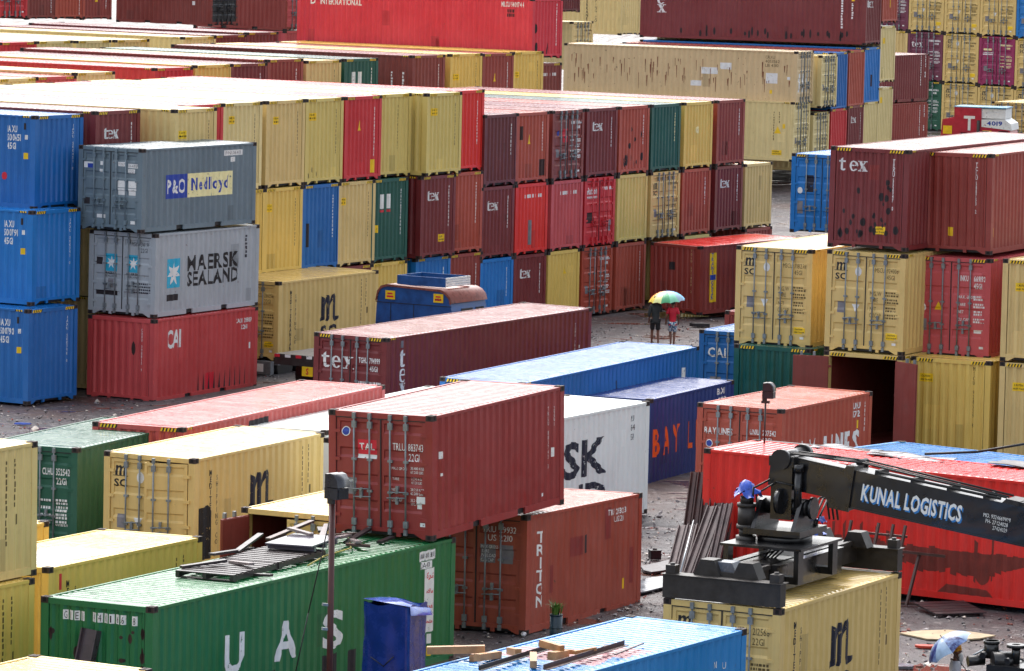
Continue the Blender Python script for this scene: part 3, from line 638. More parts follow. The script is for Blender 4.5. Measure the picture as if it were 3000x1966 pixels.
KEEP = ('data_lettering', 'serial_marking', 'rust_patch', 'rust_streak', 'rust_stain', 'scrape')
class Decals:
    def __init__(s, l, hc, front): s.l = l; s.hc = hc; s.front = front; s.d = {}; s.n = 0
    def put(s, face, V, F, u0, v0, mk, name='lettering', lift=.005):
        L, h = LEN(s.l), HT(s.hc)
        pr = PR_SIDE[s.l] if face in 'SP' else (PR_END if s.front == 'E' else pr_door(h))
        bm = bmesh.new(); vs_ = [bm.verts.new((u0 + a, v0 + b, 0)) for a, b in V]
        for f in F:
            try: bm.faces.new([vs_[i] for i in f])
            except ValueError: pass
        door = face == 'F' and s.front != 'E'; ax = 1 if door else 0
        lo = min(v.co[ax] for v in bm.verts); hi = max(v.co[ax] for v in bm.verts)
        for t, _ in pr:
            if lo + 1e-4 < t < hi - 1e-4:
                co = (0, t, 0) if door else (t, 0, 0); no = (0, 1, 0) if door else (1, 0, 0)
                bmesh.ops.bisect_plane(bm, geom=bm.verts[:] + bm.edges[:] + bm.faces[:], plane_co=co, plane_no=no, dist=1e-5)
        key = (name, mk, 0 if name in KEEP else s.n)
        b = s.d.setdefault(key, MB()); P = []; bm.verts.index_update()
        for v in bm.verts:
            u, w = v.co.x, v.co.y; d = depth(pr, w if door else u) - lift - (.004 if door else 0)
            if face == 'F': P.append((-L / 2 + d, W / 2 - u, w))
            elif face == 'S': P.append((u - L / 2, -W / 2 + d, w))
            else: P.append((L / 2 - u, W / 2 - d, w))
        b.add(P, [[v.index for v in f.verts] for f in bm.faces]); bm.free()
    def ridge(s, face, u):
        if face not in 'SP': return u
        L = LEN(s.l); n = round((L - .36) / .278); p = (L - .36) / n; return .18 + p * round((u - .18) / p)
    def text(s, face, u, v, size, st, mk='w', bold=False, wf=.75, name='lettering', fit=None):
        s.n += 1
        V, F, w = gtext(st, size, bold, wf)
        if fit: k = fit / w; V = [(a * k, b) for a, b in V]
        s.put(face, V, F, u, v, mk, name)
    def vert(s, face, u, v, size, st, mk='w', bold=False, wf=.8, pitch=1.25, name='lettering'):
        s.n += 1; u = s.ridge(face, u)
        for i, ch in enumerate(st):
            if ch == ' ': continue
            V, F, w = gtext(ch, size, bold, wf); s.put(face, V, F, u - w / 2, v - i * size * pitch, mk, name)
    def rect(s, face, u, v, w, h, mk, name='placard', lift=.0035): s.n += 1; s.put(face, [(0, 0), (w, 0), (w, h), (0, h)], [(0, 1, 2, 3)], u, v, mk, name, lift)
    def shape(s, face, sh, u, v, mk, name='emblem', lift=.006): s.n += 1; s.put(face, sh[0], sh[1], u, v, mk, name, lift)
    def marks(s, face, u, v1, v0, mk='w', w=.05, seed=0):
        s.n += 1; u = s.ridge(face, u) - (w / 2 if face in 'SP' else 0)
        r = random.Random(seed); v = v1
        while v > v0:
            hh = r.uniform(.05, .12); s.rect(face, u + r.uniform(-.008, .008), v - hh, w * r.uniform(.6, 1), hh, mk, 'serial_marking'); v -= hh + r.uniform(.02, .05)
    def lines(s, face, u, v, w, n, mk='w', hh=.05, gap=.04, seed=0):
        s.n += 1
        r = random.Random(seed)
        for i in range(n):
            x = 0
            while x < w:
                ww = r.uniform(.02, .07); s.rect(face, u + x, v - i * (hh + gap), ww, hh, mk, 'data_lettering'); x += ww + r.uniform(.012, .03)
    def caution(s, face, u, v, w=.42, h=.24, txt=True):
        s.rect(face, u, v, w, h, 'y')
        if txt: s.text(face, u + .05, v + h * .58, h * .22, 'CAUTION', 'k', True, .9, 'placard_lettering', fit=w * .66); s.text(face, u + .03, v + h * .18, h * .18, 'HIGH TRAILER', 'k', True, .9, 'placard_lettering', fit=w * .86)

ALL = {}
def patch_paint(k, v):
    rgb, ru, fa, gr = PAL[k]; q = .78 if v == 'a' else 1.1
    return paint(k + '_patch_' + v, tuple(min(1, c * q) for c in lin(rgb)), ru * .7, fa, .46, False, gr)
def container(name, spec, colour, front, label, deco=None, roofc=None, doorc=None, angles=None, barc=None, group='shipping containers standing and stacked in the yard'):
    x, y, z, rz, tx, ty, l, hc = spec
    L, h = LEN(l), HT(hc)
    M = Matrix.Translation((x, y, z)) @ Matrix.Rotation(R(rz), 4, 'Z') @ Matrix.Rotation(R(ty), 4, 'X') @ Matrix.Rotation(-R(tx), 4, 'Y')
    root = empty('shipping_container', M, label, 'container', group)
    c = P(colour); cr = P(roofc or colour, True); cd = P(doorc or colour)
    link('frame', m_frame(l, hc), root, None, [c]); link('roof', m_roof(l, hc), root, None, [cr]); link('floor', m_floor(l), root)
    for s in (-1, 1): link('side_wall', m_side(l, hc, s), root, None, [c])
    link('end_wall', m_end(l, hc, 1), root, None, [c])
    cm = m_cast()
    for sx in (-1, 1):
        for sy in (-1, 1):
            for zz in (.059, h - .059): link('corner_casting', cm, root, Matrix.Translation((sx * (L / 2 - .087), sy * (W / 2 - .079), zz)))
    if hc: link('warning_stripes', m_stripe(l, hc), root)
    if front == 'E': link('end_wall', m_end(l, hc, -1), root, None, [cd])
    else:
        if front == 'D' and not angles: link('door_gasket', m_gasket(l, hc), root)
        if angles: link('lining', m_lining(l, hc), root, None, [P('brown')])
        for k, sd in enumerate((-1, 1)):
            # k=0: left leaf in the picture (hinge at +Y); k=1: right leaf (hinge at -Y)
            hy = W / 2 - .176 if sd == -1 else -(W / 2 - .176)
            a = (angles[k] if angles else 0) * (1 if sd == -1 else -1)
            lf = link('door', m_leaf(hc, sd), root, Matrix.Translation((-L / 2 + .025 if not a else -L / 2 - .02, hy, 0)) @ Matrix.Rotation(R(-a), 4, 'Z'), [cd if not (angles and abs(a) > 80) else P('brown')])
            bc = MATS['galvanised'] if barc is None else P(barc)
            for q in (.42, .77):
                link('locking_bar', m_bar(hc), lf, Matrix.Translation((-.05, sd * DW * q, 0)), [bc])
            link('door_handle', m_handle(), lf, Matrix.Translation((-.07, sd * DW * .42, .98)) @ Matrix.Rotation(0 if sd > 0 else math.pi, 4, 'X'), [bc])
            link('door_handle', m_handle(), lf, Matrix.Translation((-.07, sd * DW * .77, .84)) @ Matrix.Rotation(math.pi if sd > 0 else 0, 4, 'X'), [bc])
    d = Decals(l, hc, front)
    if deco: deco(d)
    r = random.Random(name)
    for fc in ('F', 'P' if 90 < rz % 360 < 200 else 'S'):      # small welded and repainted repairs
        if fc == 'F' and front != 'E': continue
        for _ in range(r.choice((0, 1, 1, 2) if fc == 'F' else (1, 2, 3, 4))):
            w_, h_ = r.uniform(.18, .6), r.uniform(.2, .8); U = W if fc == 'F' else L
            d.rect(fc, r.uniform(.25, U - .3 - w_), r.choice((.2, r.uniform(.2, h - .4 - h_))), w_, h_, '*' + r.choice('ab'), 'repaired_patch', .0022)
    for (nm, mk, _), b in d.d.items():
        o = b.build(nm, MK[mk] if mk[0] != '*' else patch_paint(colour, mk[1]), root)
        if nm in KEEP: o['kind'] = 'stuff'
    ALL[name] = root
    return root

# ------------------------------------------------------------ typical markings
def msc_door(serial, code, hc=True, tri=True):
    k = 0 if hc else -.28
    def f(d):
        d.shape('F', logo_m_door(.30), .30, 2.34 + k, 'k'); d.text('F', .27, 2.08 + k, .17, 'SC', 'k', True, 1.35, fit=.36)
        s3 = serial.split(' ')
        d.text('F', 1.50, 2.33 + k, .13, s3[0], 'B', False, .72, fit=.30); d.text('F', 1.86, 2.33 + k, .13, s3[1], 'B', False, .72, fit=.36); d.text('F', 2.28, 2.33 + k, .12, s3[2], 'B', False, .7)
        d.text('F', 1.86, 2.14 + k, .13, code, 'B', False, .72, fit=.26)
        d.text('F', 1.36, 1.66 + k, .12, 'M.G.W', 'B', False, .75, fit=.36); d.text('F', 1.36, 1.48 + k, .12, 'TARE', 'B', False, .75, fit=.26)
        d.text('F', 1.36, 1.22 + k, .12, 'NET', 'B', False, .75, fit=.2); d.text('F', 1.36, 1.04 + k, .12, 'CU.CAP', 'B', False, .75, fit=.36)
        for v in (1.74, 1.66, 1.54, 1.46): d.lines('F', 1.84, v + k, .34, 1, 'B', .05, seed=int(v * 100))
        for v in (1.30, 1.22, 1.10, 1.02): d.lines('F', 1.84, v + k, .34, 1, 'B', .05, seed=int(v * 99))
        d.rect('F', .36, 1.12 + k, .22, .32, 'g', 'csc_plate')
        if tri: d.put('F', [(0, .22), (.12, 0), (.24, .22)], [(0, 1, 2)], .80, 1.16 + k, 'w', 'placard'); d.shape('F', poly_shape([arc(0, 0, .1, .13, 0, 340, 12)]), .98, 2.32 + k, 'w', 'placard')
        d.caution('F', 1.88, .42, .36, .2); d.rect('F', 2.08, .27, .12, .07, 'w')
    return f
def gen_door(mk='w', tx=False, seed=1, plate='g'):
    def f(d):
        k = 0 if d.hc else -.28
        if tx: d.shape('F', logo_tex(.27), .25, 2.0 + k, mk)
        d.lines('F', 1.45, 2.34 + k, .3, 1, mk, .10, seed=seed); d.lines('F', 1.84, 2.34 + k, .42, 1, mk, .10, seed=seed + 1); d.lines('F', 1.86, 2.17 + k, .22, 1, mk, .10, seed=seed + 2)
        for i in range(4):
            d.lines('F', 1.42, 1.72 + k - i * .2, .26, 1, mk, .05, seed=seed + 5 + i); d.lines('F', 1.86, 1.74 + k - i * .2, .36, 2, mk, .05, .02, seed=seed + 9 + i)
        d.rect('F', .34, .86, .22, .3, plate, 'csc_plate'); d.rect('F', 2.02, .28, .14, .07, 'w')
    return f
def ye_end(u=.45, v=2.0, vs0=1.0, s=3, fl=''):
    def f(d):
        k = 0 if d.hc else -.28
        d.rect('F', u, v + k, .4, .26, 'y'); d.lines('F', u + .04, v + .17 + k, .3, 2, 'k', .05, .06, seed=s)
        d.marks('F', 1.97, 2.5 + k, vs0, 'B', .04, s)
        if 't' in fl: d.put('F', [(0, 0), (.26, 0), (.13, .24)], [(0, 1, 2)], 1.0, 1.9 + k, 'y', 'placard')
    return f
def dk_end(tx=False, s=5, mk='w', v0=1.15, fl=''):
    def f(d):
        k = 0 if d.hc else -.28
        d.marks('F', 1.95, 2.5 + k, v0, mk, .05, s)
        if tx: d.shape('F', logo_tex(.28, .02), .52, 2.02 + k, 'w')
        if 'c' in fl: d.caution('F', 1.35, .55, .36, .26)
        if 't' in fl: d.put('F', [(0, 0), (.24, 0), (.08, .36)], [(0, 1, 2)], .9, 1.72 + k, 'y', 'placard')
        if 'h' in fl:
            r = random.Random(s)
            for i in range(7): d.rect('F', .7 + i * .2, 2.34 + k, .06 + .05 * r.random(), .13, mk, 'serial_marking')
        if 'p' in fl: d.rect('F', 1.0, .35, .28, .9, 'g', 'paint_patch')
        if 'w' in fl:
            for i in (0, 1): d.rect('F', .62 + i * .46, 1.86 + k, .26, .5, 'w', 'placard'); d.rect('F', .62 + i * .46, 1.74 + k, .26, .08, 'r', 'placard', .005)
        if 'k' in fl:
            r = random.Random(s)
            for i in range(16):
                u, v, q = r.uniform(.3, 2.1), r.uniform(.3, .8) if i < 11 else r.uniform(1, 1.7), r.uniform(.05, .1)
                d.put('F', arc(0, 0, q * .7, q * r.uniform(1, 1.9), 0, 320, 8), [tuple(range(9))], u, v, 'd', 'rust_patch')
    return f
def msc_side(serial=True):
    """black m / SC emblem with the two lines of vertical lettering on a 20-foot side"""
    def f(d):
        d.vert('S', .80, 2.13, .125, 'MEDITERRANEAN', 'k', True, .8, 1.22); d.vert('S', 1.06, 2.0, .115, 'SHIPPING CO', 'k', False, .8, 1.3)
        d.shape('S', logo_m(.86), 2.62, 1.12, 'n'); d.text('S', 2.60, .46, .50, 'SC', 'n', True, .8, fit=1.0)
        d.marks('S', 5.08, 2.36, .9, 'B', .045, 3); d.marks('S', 5.42, 2.38, 1.5, 'B', .04, 4); d.rect('S', 5.40, 1.2, .09, .2, 'B', 'placard')
    return f
def both(*fs):
    def f(d):
        for g in fs: g(d)
    return f

def roof_paint(cont, l, hc, u0, u1, v0, v1, mat, name, seed=1):
    """paint or whitewash brushed over the ribs of a roof, following them"""
    L, h = LEN(l), HT(hc); pr = PR_ROOF[l]; r = random.Random(seed); us = sorted([u0, u1] + [u for u, _ in pr if u0 < u < u1]); b = MB(); V = []; a, c = v0, v1
    for u in us:
        a += r.uniform(-.05, .05); c += r.uniform(-.05, .05); z = h - .012 - depth(pr, u) + .003
        V += [(u - L / 2, max(.16, a) - W / 2, z), (u - L / 2, min(W - .16, c) - W / 2, z)]
    b.add(V, [(2 * i, 2 * i + 2, 2 * i + 3, 2 * i + 1) for i in range(len(us) - 1)]); return b.build(name, mat, cont)
def C(n, col, front, label, deco=None, **k): return container(n, LAY[n], col, front, label, deco, **k)
# ---- near field
def d_uasc(d):
    for ch, u, v, fit in (('U', 2.70, .98, .82), ('A', 4.64, .98, .98), ('S', 6.60, .95, .92), ('C', 8.75, .95, .9)): d.text('S', u, v, .70, ch, 'w', True, 1.0, fit=fit)
    d.rect('S', 10.86, .74, .47, 1.32, 'w', 'banner')
    for i, wd in enumerate(("\uFE94\uFEDB\uFEAE\uFEB7", "\uFE94\uFEA3\uFEFC\uFEE4\uFEDF\uFE8D", "\uFE94\uFEF4\uFE91\uFEAE\uFECC\uFEDF\uFE8D", "\uFE93\uFEAA\uFEA4\uFE98\uFEE4\uFEDF\uFE8D")):
        V, F, w = gtext(wd, .12, True)
        if V:
            x0 = min(a for a, b in V); x1 = max(a for a, b in V); q = .34 / (x1 - x0); d.put('S', [((a - x0) * q, b * q) for a, b in V], F, 10.93, 1.86 - i * .31, 'r', 'banner_lettering', .008)
    d.rect('S', 10.60, 2.24, .76, .2, 'w', 'placard'); d.lines('S', 10.64, 2.29, .66, 1, 'd', .10, seed=4); d.rect('S', 10.66, 2.07, .5, .15, 'w', 'placard'); d.text('S', 10.70, 2.09, .11, 'QA4310', 'd', False, .8, fit=.42)
    d.rect('S', 11.05, .50, .13, .2, 'w', 'placard'); d.rect('S', 11.05, .24, .14, .2, 'y', 'placard')
    for u, w_, z in ((4.3, .42, .1), (6.6, .6, .12), (7.6, .4, .1)): d.rect('S', u, z + .08, w_, .62, 'R' if u < 5 else 'd', 'patch')
    for i, ch in enumerate('GIEU 440166 8'):
        if ch != ' ': d.rect('F', .48 + i * .125, 2.2, .095, .18, 'w', 'placard'); d.text('F', .50 + i * .125, 2.22, .13, ch, 'd', False, .7, fit=.055)
    r = random.Random(3)
    for i in range(46): d.put('F', arc(0, 0, .03 + .05 * r.random(), .03 + .12 * r.random(), 0, 320, 7), [tuple(range(8))], r.choice([.22, 2.2, r.uniform(.3, 2.1)]), r.uniform(.3, 2.1), 'R', 'rust_patch')
C('uasc', 'green', 'E', 'long weathered green container with big white capitals and a pallet pile on its roof', d_uasc)
def d_triton(d):
    for i, ch in enumerate('TRITON'): d.text('S', (.75 - .16) if ch != 'I' else .70, 1.95 - i * .28, .23, ch, 'w', True, 1, fit=.32 if ch != 'I' else .10)
    d.text('S', 4.30, 2.22, .12, 'TRIU 299322 3', 'w', True, .7, fit=.95); d.text('S', 4.62, 2.05, .12, 'US 2210', 'w', False, .7, fit=.5)
    d.rect('S', 2.30, 1.48, .66, .42, 'p', 'paint_patch'); d.rect('S', 3.0, 1.50, .18, .40, 'd', 'paint_patch'); d.rect('S', 1.25, .8, .2, .6, 'p', 'paint_patch'); d.rect('S', 5.5, .6, .2, .8, 'p', 'paint_patch'); d.rect('S', 4.1, 1.7, .3, .7, 'p', 'paint_patch'); d.rect('S', 5.12, .50, .09, .24, 'y', 'placard')
    d.text('F', 1.35, 2.18, .13, 'TRIU', 'w', False, .7, fit=.34); d.text('F', 1.76, 2.18, .13, '299322', 'w', False, .7, fit=.5); d.text('F', 2.32, 2.18, .12, '3', 'w'); d.text('F', 1.5, 2.0, .13, 'US 2210', 'w', False, .7, fit=.6)
    d.rect('F', 1.32, 1.52, .36, .40, 'g', 'data_plate'); d.rect('F', 1.80, 1.52, .3, .40, 'g', 'data_plate')
    for i, wd in enumerate(('MAX GROSS', 'TARE', 'PAYLOAD', 'CUB CAP')): d.text('F', 1.34, 1.83 - .095 * i, .07, wd, 'w', False, .7)
C('triton', 'triton', 'D', 'patched orange brown container with white capitals running down its side, under the lifted one', d_triton)
def d_trlu(d):
    d.rect('F', .68, 1.70, .44, .31, 'r', 'placard'); d.rect('F', .68, 1.62, .44, .08, 'w', 'placard'); d.text('F', .72, 1.80, .13, 'TAL', 'w', True, 1, 'placard_lettering', fit=.36)
    d.shape('F', poly_shape([arc(0, 0, .10, .10, 0, 345, 16)]), .40, 2.16, 'w', 'emblem'); d.shape('F', poly_shape([arc(0, 0, .082, .082, 0, 345, 16)]), .40, 2.16, 'b', 'emblem', .008)
    d.text('F', 1.50, 1.83, .15, 'TRLU', 'w', False, .7, fit=.30); d.text('F', 1.86, 1.83, .15, '883743', 'w', False, .7, fit=.36); d.rect('F', 2.27, 1.82, .1, .17, 'w', 'placard'); d.text('F', 2.29, 1.835, .13, '3', 'R', False, .7, fit=.06); d.text('F', 1.86, 1.62, .15, '22G1', 'w', False, .7, fit=.26)
    for i, (a, b_, c_) in enumerate((('MAX GROSS', '30.480 KGS', '67.200 LBS'), ('TARE', '2.230 KGS', '4.920 LBS'), ('NET', '28.250 KGS', '62.280 LBS'), ('CU. CAP', '33.2 CUM', '1.172 CUFT'))):
        v = 1.40 - i * .22; d.text('F', 1.48, v + .03, .055, a, 'w', False, .8); d.text('F', 1.92, v + .05, .055, b_, 'w', False, .8); d.text('F', 1.92, v - .03, .055, c_, 'w', False, .8)
    d.rect('F', .42, .86, .22, .34, 'g', 'csc_plate'); d.rect('F', 2.06, .64, .2, .26, 'w', 'csc_plate'); d.rect('F', .34, 1.06, .25, .1, 'w', 'placard'); d.rect('F', 2.14, .28, .13, .08, 'w', 'placard')
    d.vert('S', 5.21, 2.12, .085, 'TRLU 883743 3', 'w', False, .7, 1.22); d.vert('S', 5.52, 2.10, .09, '22G1', 'w', False, .7, 1.25); d.rect('S', 5.50, 1.1, .1, .2, 'w', 'placard'); d.rect('S', .36, 1.66, .12, .15, 'w', 'placard'); d.rect('S', .40, 1.3, .08, .06, 'w', 'placard'); d.rect('S', 5.0, .3, .14, .07, 'w', 'placard')
C('trlu', 'tal', 'D', 'red brown container stacked on the green one, red and white square on its door', d_trlu)
C('medu', 'msc', 'D', 'yellow container held under the black lifting frame, black emblem on its side', both(msc_door('MEDU 212568 0', '22G1', False), msc_side()))
def d_tghu(d):
    d.shape('F', logo_tex(.36, .16), .26, 1.92, 'w'); d.text('F', 1.50, 2.13, .15, 'TGHU', 'w', True, .7, fit=.30); d.text('F', 1.86, 2.13, .15, '794999', 'w', True, .7, fit=.36); d.text('F', 2.28, 2.13, .13, '5', 'w', True); d.text('F', 1.86, 1.90, .15, '45G1', 'w', True, .7, fit=.28)
    d.lines('F', 1.45, 1.5, .34, 1, 'w', .1, seed=3); d.lines('F', 1.86, 1.5, .4, 1, 'w', .1, seed=4)
    for g, v in zip(serif_word(), (2.06, 1.62, 1.2)): d.shape('S', poly_shape([[(a * .36, b * .40) for a, b in p] for p in g]), .80, v - .06, 'w')
    d.rect('S', .86, 2.55, .1, .2, 'g', 'placard'); d.vert('S', 11.1, 2.4, .09, 'TGHU 794999 5', 'w', False, .7, 1.2); d.marks('S', 11.5, 1.8, 1.2, 'w', .05, 5)
C('tghu', 'tex', 'D', 'long dark red container with a white word down its side and another on its door', d_tghu)
def d_blue8(d):
    d.rect('S', 11.0, 2.0, .26, .36, 'w', 'placard'); d.rect('S', 10.95, 1.72, .36, .26, 'w', 'placard'); d.rect('S', 11.0, 1.40, .2, .32, 'w', 'placard')
    d.put('S', [(0, .9), (.12, .95), (.2, .5), (.5, .15), (.85, .2), (.9, .45), (1.0, .45), (.98, .1), (.6, -.05), (.3, .1), (.1, .45)], [tuple(range(11))], 6.2, 1.5, 'd', 'scar')
C('blue8', 'blue', 'D', 'long bright blue container lying between the dark red one and the navy one, scarred side', d_blue8)
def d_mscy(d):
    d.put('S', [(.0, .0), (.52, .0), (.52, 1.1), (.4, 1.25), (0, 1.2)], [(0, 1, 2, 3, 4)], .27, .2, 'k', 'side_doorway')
C('mscy', 'msc', 'D', 'yellow container with a dark doorway cut in its side and one door leaf ajar', both(msc_door('MSCU 017425 1', '22G1', False), msc_side(), d_mscy), angles=(0, 14))
def d_clhu(d):
    d.text('F', 1.5, 1.92, .15, 'CLHU', 'w', True, .7, fit=.30); d.text('F', 1.86, 1.92, .15, '352542', 'w', True, .7, fit=.38); d.text('F', 2.29, 1.92, .14, '1', 'w', True); d.text('F', 1.86, 1.7, .15, '22G1', 'w', True, .7, fit=.28)
    for i in range(4): d.lines('F', 1.46, 1.28 - i * .17, .26, 1, 'w', .06, seed=i); d.lines('F', 1.86, 1.30 - i * .17, .30, 2, 'w', .055, .02, seed=i + 20)
C('clhu', 'clhu', 'D', 'dark green container with pale ribbed roof behind the yellow stack on the left', d_clhu)
C('salm', 'salmon', 'E', 'long salmon red container with pink ribbed roof at the end of the dark green one', lambda d: d.put('S', [(0, 0), (1.3, 0), (1.2, .28), (.05, .25)], [(0, 1, 2, 3)], 3.7, 2.46, 'd', 'scar'))
C('whiteB', 'white', 'E', 'long container with plain white roof between the yellow and the raised red brown one')
def d_whiteA(d):
    d.text('S', 2.05, 1.32, .86, 'MAERSK', 'n', True, .9, fit=8.0); d.text('S', 2.05, .28, .80, 'SEALAND', 'n', True, .9, fit=8.0)
    d.text('S', 11.18, 2.45, .15, 'MU', 'n', False, .7); d.text('S', 11.18, 2.22, .15, '864', 'n', False, .7); d.text('S', 11.18, 1.98, .15, '5G1', 'n', False, .7)
C('whiteA', 'white', 'E', 'long white container with rusty edges and huge black capitals behind the red brown one', d_whiteA)
def d_bayl(d):
    for ch, u, fit in zip('BAYLINES', (.28, .98, 1.66, 2.74, 3.30, 3.62, 4.30, 4.86), (.52, .50, .54, .48, .14, .5, .4, .5)): d.text('S', u, 1.0, .70, ch, 'o', True, .8, fit=fit)
    d.text('S', 4.9, 2.28, .16, 'BAXU', 'w', True, .7, fit=.6); d.text('S', 4.95, 2.02, .16, '55552', 'w', True, .7, fit=.62)
C('bayl', 'navy', 'E', 'navy blue container with tall orange capitals on its side', d_bayl)
def d_baylines(d):
    d.text('F', .22, 1.80, .17, 'BAY LINES', 'w', True, .8, fit=.82); d.shape('F', poly_shape([arc(0, 0, .10, .10, 0, 345, 14)]), .37, 1.55, 'w'); d.shape('F', poly_shape([arc(0, 0, .08, .08, 0, 345, 14)]), .37, 1.55, 'b', 'emblem', .008)
    d.text('F', 1.52, 1.87, .13, 'UNIU', 'w', True, .7, fit=.28); d.text('F', 1.88, 1.87, .13, '207542 7', 'w', True, .7, fit=.5); d.text('F', 1.88, 1.67, .13, '22G1', 'w', True, .7, fit=.26)
    for ch, u, fit in zip('BAYLINES', (.55, 1.22, 1.85, 2.9, 3.42, 3.70, 4.32, 4.86), (.52, .52, .54, .42, .12, .5, .4, .5)): d.text('S', u, .95, .66, ch, 'w', True, .8, fit=fit)
    d.marks('S', 5.62, 2.35, 1.6, 'w', .05, 4); d.text('S', 4.86, 2.2, .16, 'UNIU', 'w', True, .7, fit=.42); d.text('S', 4.86, 1.98, .16, '1792', 'w', True, .7, fit=.42); d.rect('S', 5.12, 1.66, .1, .22, 'y', 'placard')
C('baylines', 'orange', 'D', 'terracotta container with pink roof and white capitals, standing in front of the open doorway', d_baylines)
C('caib', 'blue', 'D', 'short blue container end with white letters left of the green container', lambda d: (d.text('F', .30, 1.78, .27, 'CAI', 'w', True, 1, fit=.62), d.rect('F', .38, .75, .36, .42, 'g', 'csc_plate'))[0], barc=None)
C('redsm', 'redbrown', 'E', 'dark red container peeping out between the blue end and the yellow doors')
C('y15', 'ye_gold', 'E', 'yellow container with half white washed roof behind the long green one', lambda d: (d.vert('S', .80, 2.13, .125, 'MEDITERRANEAN', 'k', True, .8, 1.22), d.vert('S', 1.06, 2.0, .115, 'SHIPPING CO', 'k', False, .8, 1.3), d.marks('S', 4.98, 2.25, .9, 'B', .05, 3), d.marks('S', 5.35, 2.28, 1.5, 'B', .05, 4), d.rect('S', .42, 2.1, .12, .32, 'r', 'placard'))[0])
C('y14b', 'ye_gold', 'E', 'yellow container corner between the left yellow stack and the green doors')
def d_y14(d): d.marks('S', 4.98, 2.3, .75, 'B', .06, 3); d.marks('S', 5.36, 2.32, 1.4, 'B', .05, 4); d.rect('S', 5.34, 1.05, .1, .2, 'B', 'placard')
C('y14l', 'ye_gold', 'E', 'rust edged yellow container at the left edge, under another yellow one', d_y14)
C('y14u', 'ye_sand', 'E', 'yellow container on top of the stack at the left edge', d_y14)
C('y16', 'msc', 'E', 'cream roofed container in the bottom left corner, in front of the green one')
C('blue17', 'blue17', 'E', 'light blue ribbed roof container in the foreground with timber on top', lambda d: (d.text('S', 11.0, 2.0, .12, 'IN', 'w', False, .7), d.text('S', 11.35, 1.95, .12, 'U', 'w', False, .7))[0])
def d_kunal(d):
    r = random.Random(11)
    top, bot = 1.25, .95
    for i in range(46):
        top = min(1.55, max(1.15, top + r.uniform(-.06, .06))); bot = max(.62, min(1.05, bot + r.uniform(-.13, .115))); u = 3.0 + i * .14
        d.put('P', [(0, bot), (.14, bot + r.uniform(-.05, .05)), (.14, top), (0, top)], [(0, 1, 2, 3)], u, 0, 's', 'rust_stain', .0035)
        if r.random() < .3: d.put('P', [(.03, bot - r.uniform(.1, .45)), (.07, bot - r.uniform(.1, .3)), (.1, top + .5 * r.random()), (.02, top + .3)], [(0, 1, 2, 3)], u, 0, 's', 'rust_stain', .0045)
    d.put('P', arc(0, 0, .18, .22, 0, 345, 14), [tuple(range(15))], 7.3, .66, 's', 'rust_stain'); d.put('P', [(0, 0), (1.4, 0), (1.2, .16), (.2, .2)], [(0, 1, 2, 3)], 6.2, .18, 's', 'rust_stain')
C('kunal', 'kunal', 'E', 'long bright red container with rust stains behind the crane boom, steel beams leaning on it', d_kunal)
C('bluek', 'blue17', 'E', 'rusty blue roofed container behind the bright red one with plywood sheets', None)
C('openy', 'msc', 'D', 'yellow container with open doors and brown interior behind the long green one', lambda d: None, angles=(95, 12))
# ---- left block
def d_cai(d):
    d.text('S', .78, 1.66, .52, 'CAI', 'w', True, .9, fit=.80); d.text('S', 4.80, 2.15, .13, 'CAXU 398815 9', 'w', True, .7, fit=.95); d.text('S', 5.1, 1.94, .13, '22G1', 'w', True, .7, fit=.4); d.rect('S', 5.55, 1.3, .12, .2, 'w', 'placard')
    d.rect('S', 3.0, .22, .52, .5, 'r', 'paint_patch'); d.vert('F', 1.98, 2.2, .085, 'CAXU 398815 9', 'w', False, .7, 1.2); d.put('F', arc(0, 0, .09, .22, 0, 330, 9), [tuple(range(10))], 1.66, 1.66, 'R', 'rust_patch')
    r = random.Random(4)
    for i in range(10): d.put('S', [(0, 0), (.06, 0), (.04, .5 + .2 * r.random())], [(0, 1, 2)], 2.6 + i * .3, .2, 'd', 'scrape')
    for i, ch in enumerate('HMS'): d.text('F', .06, 1.5 - i * .32, .18, ch, 'k', True, .6); d.text('S', .03, 1.5 - i * .32, .16, ch, 'k', True, .6)
C('cai', 'cai', 'E', 'faded pink red container at the foot of the left stack of three', d_cai)
def d_msku(d):
    d.rect('S', .70, .88, .78, .90, 'c', 'emblem_panel'); d.shape('S', star7(.40), 1.09, 1.33, 'w'); d.text('S', 1.85, 1.36, .44, 'MAERSK', 'k', True, .85, fit=3.06); d.text('S', 1.85, .88, .42, 'SEALAND', 'k', True, .85, fit=3.06)
    d.rect('S', .70, .48, .64, .20, 'd', 'plate'); d.marks('S', 5.3, 2.3, 1.6, 'n', .12, 3)
    for u in (.60, 1.40): d.rect('F', u, 1.36, .42, .54, 'c', 'emblem_panel'); d.shape('F', star7(.20), u + .21, 1.63, 'w'); d.text('F', u - .02, 1.27, .07, 'MAERSK', 'k', True, .8, fit=.44); d.text('F', u - .02, 1.18, .06, 'SEALAND', 'k', False, .8, fit=.44)
    d.text('F', 1.54, 2.17, .13, 'MSKU', 'n', False, .7, fit=.28); d.text('F', 1.88, 2.17, .13, '341 980 3', 'n', False, .7, fit=.48); d.text('F', 1.88, 1.99, .13, '22G1', 'n', False, .7, fit=.26); d.rect('F', .2, 1.55, .28, .22, 'd', 'plate'); d.rect('F', .14, .62, .9, .14, 'd', 'plate'); d.rect('F', .7, .85, .2, .28, 'g', 'csc_plate')
    for i in range(4): d.lines('F', 1.62, 1.0 - i * .09, .6, 1, 'n', .05, seed=i)
C('msku', 'greylight', 'D', 'pale grey rust streaked container with two lines of black capitals, middle of the left stack', d_msku)
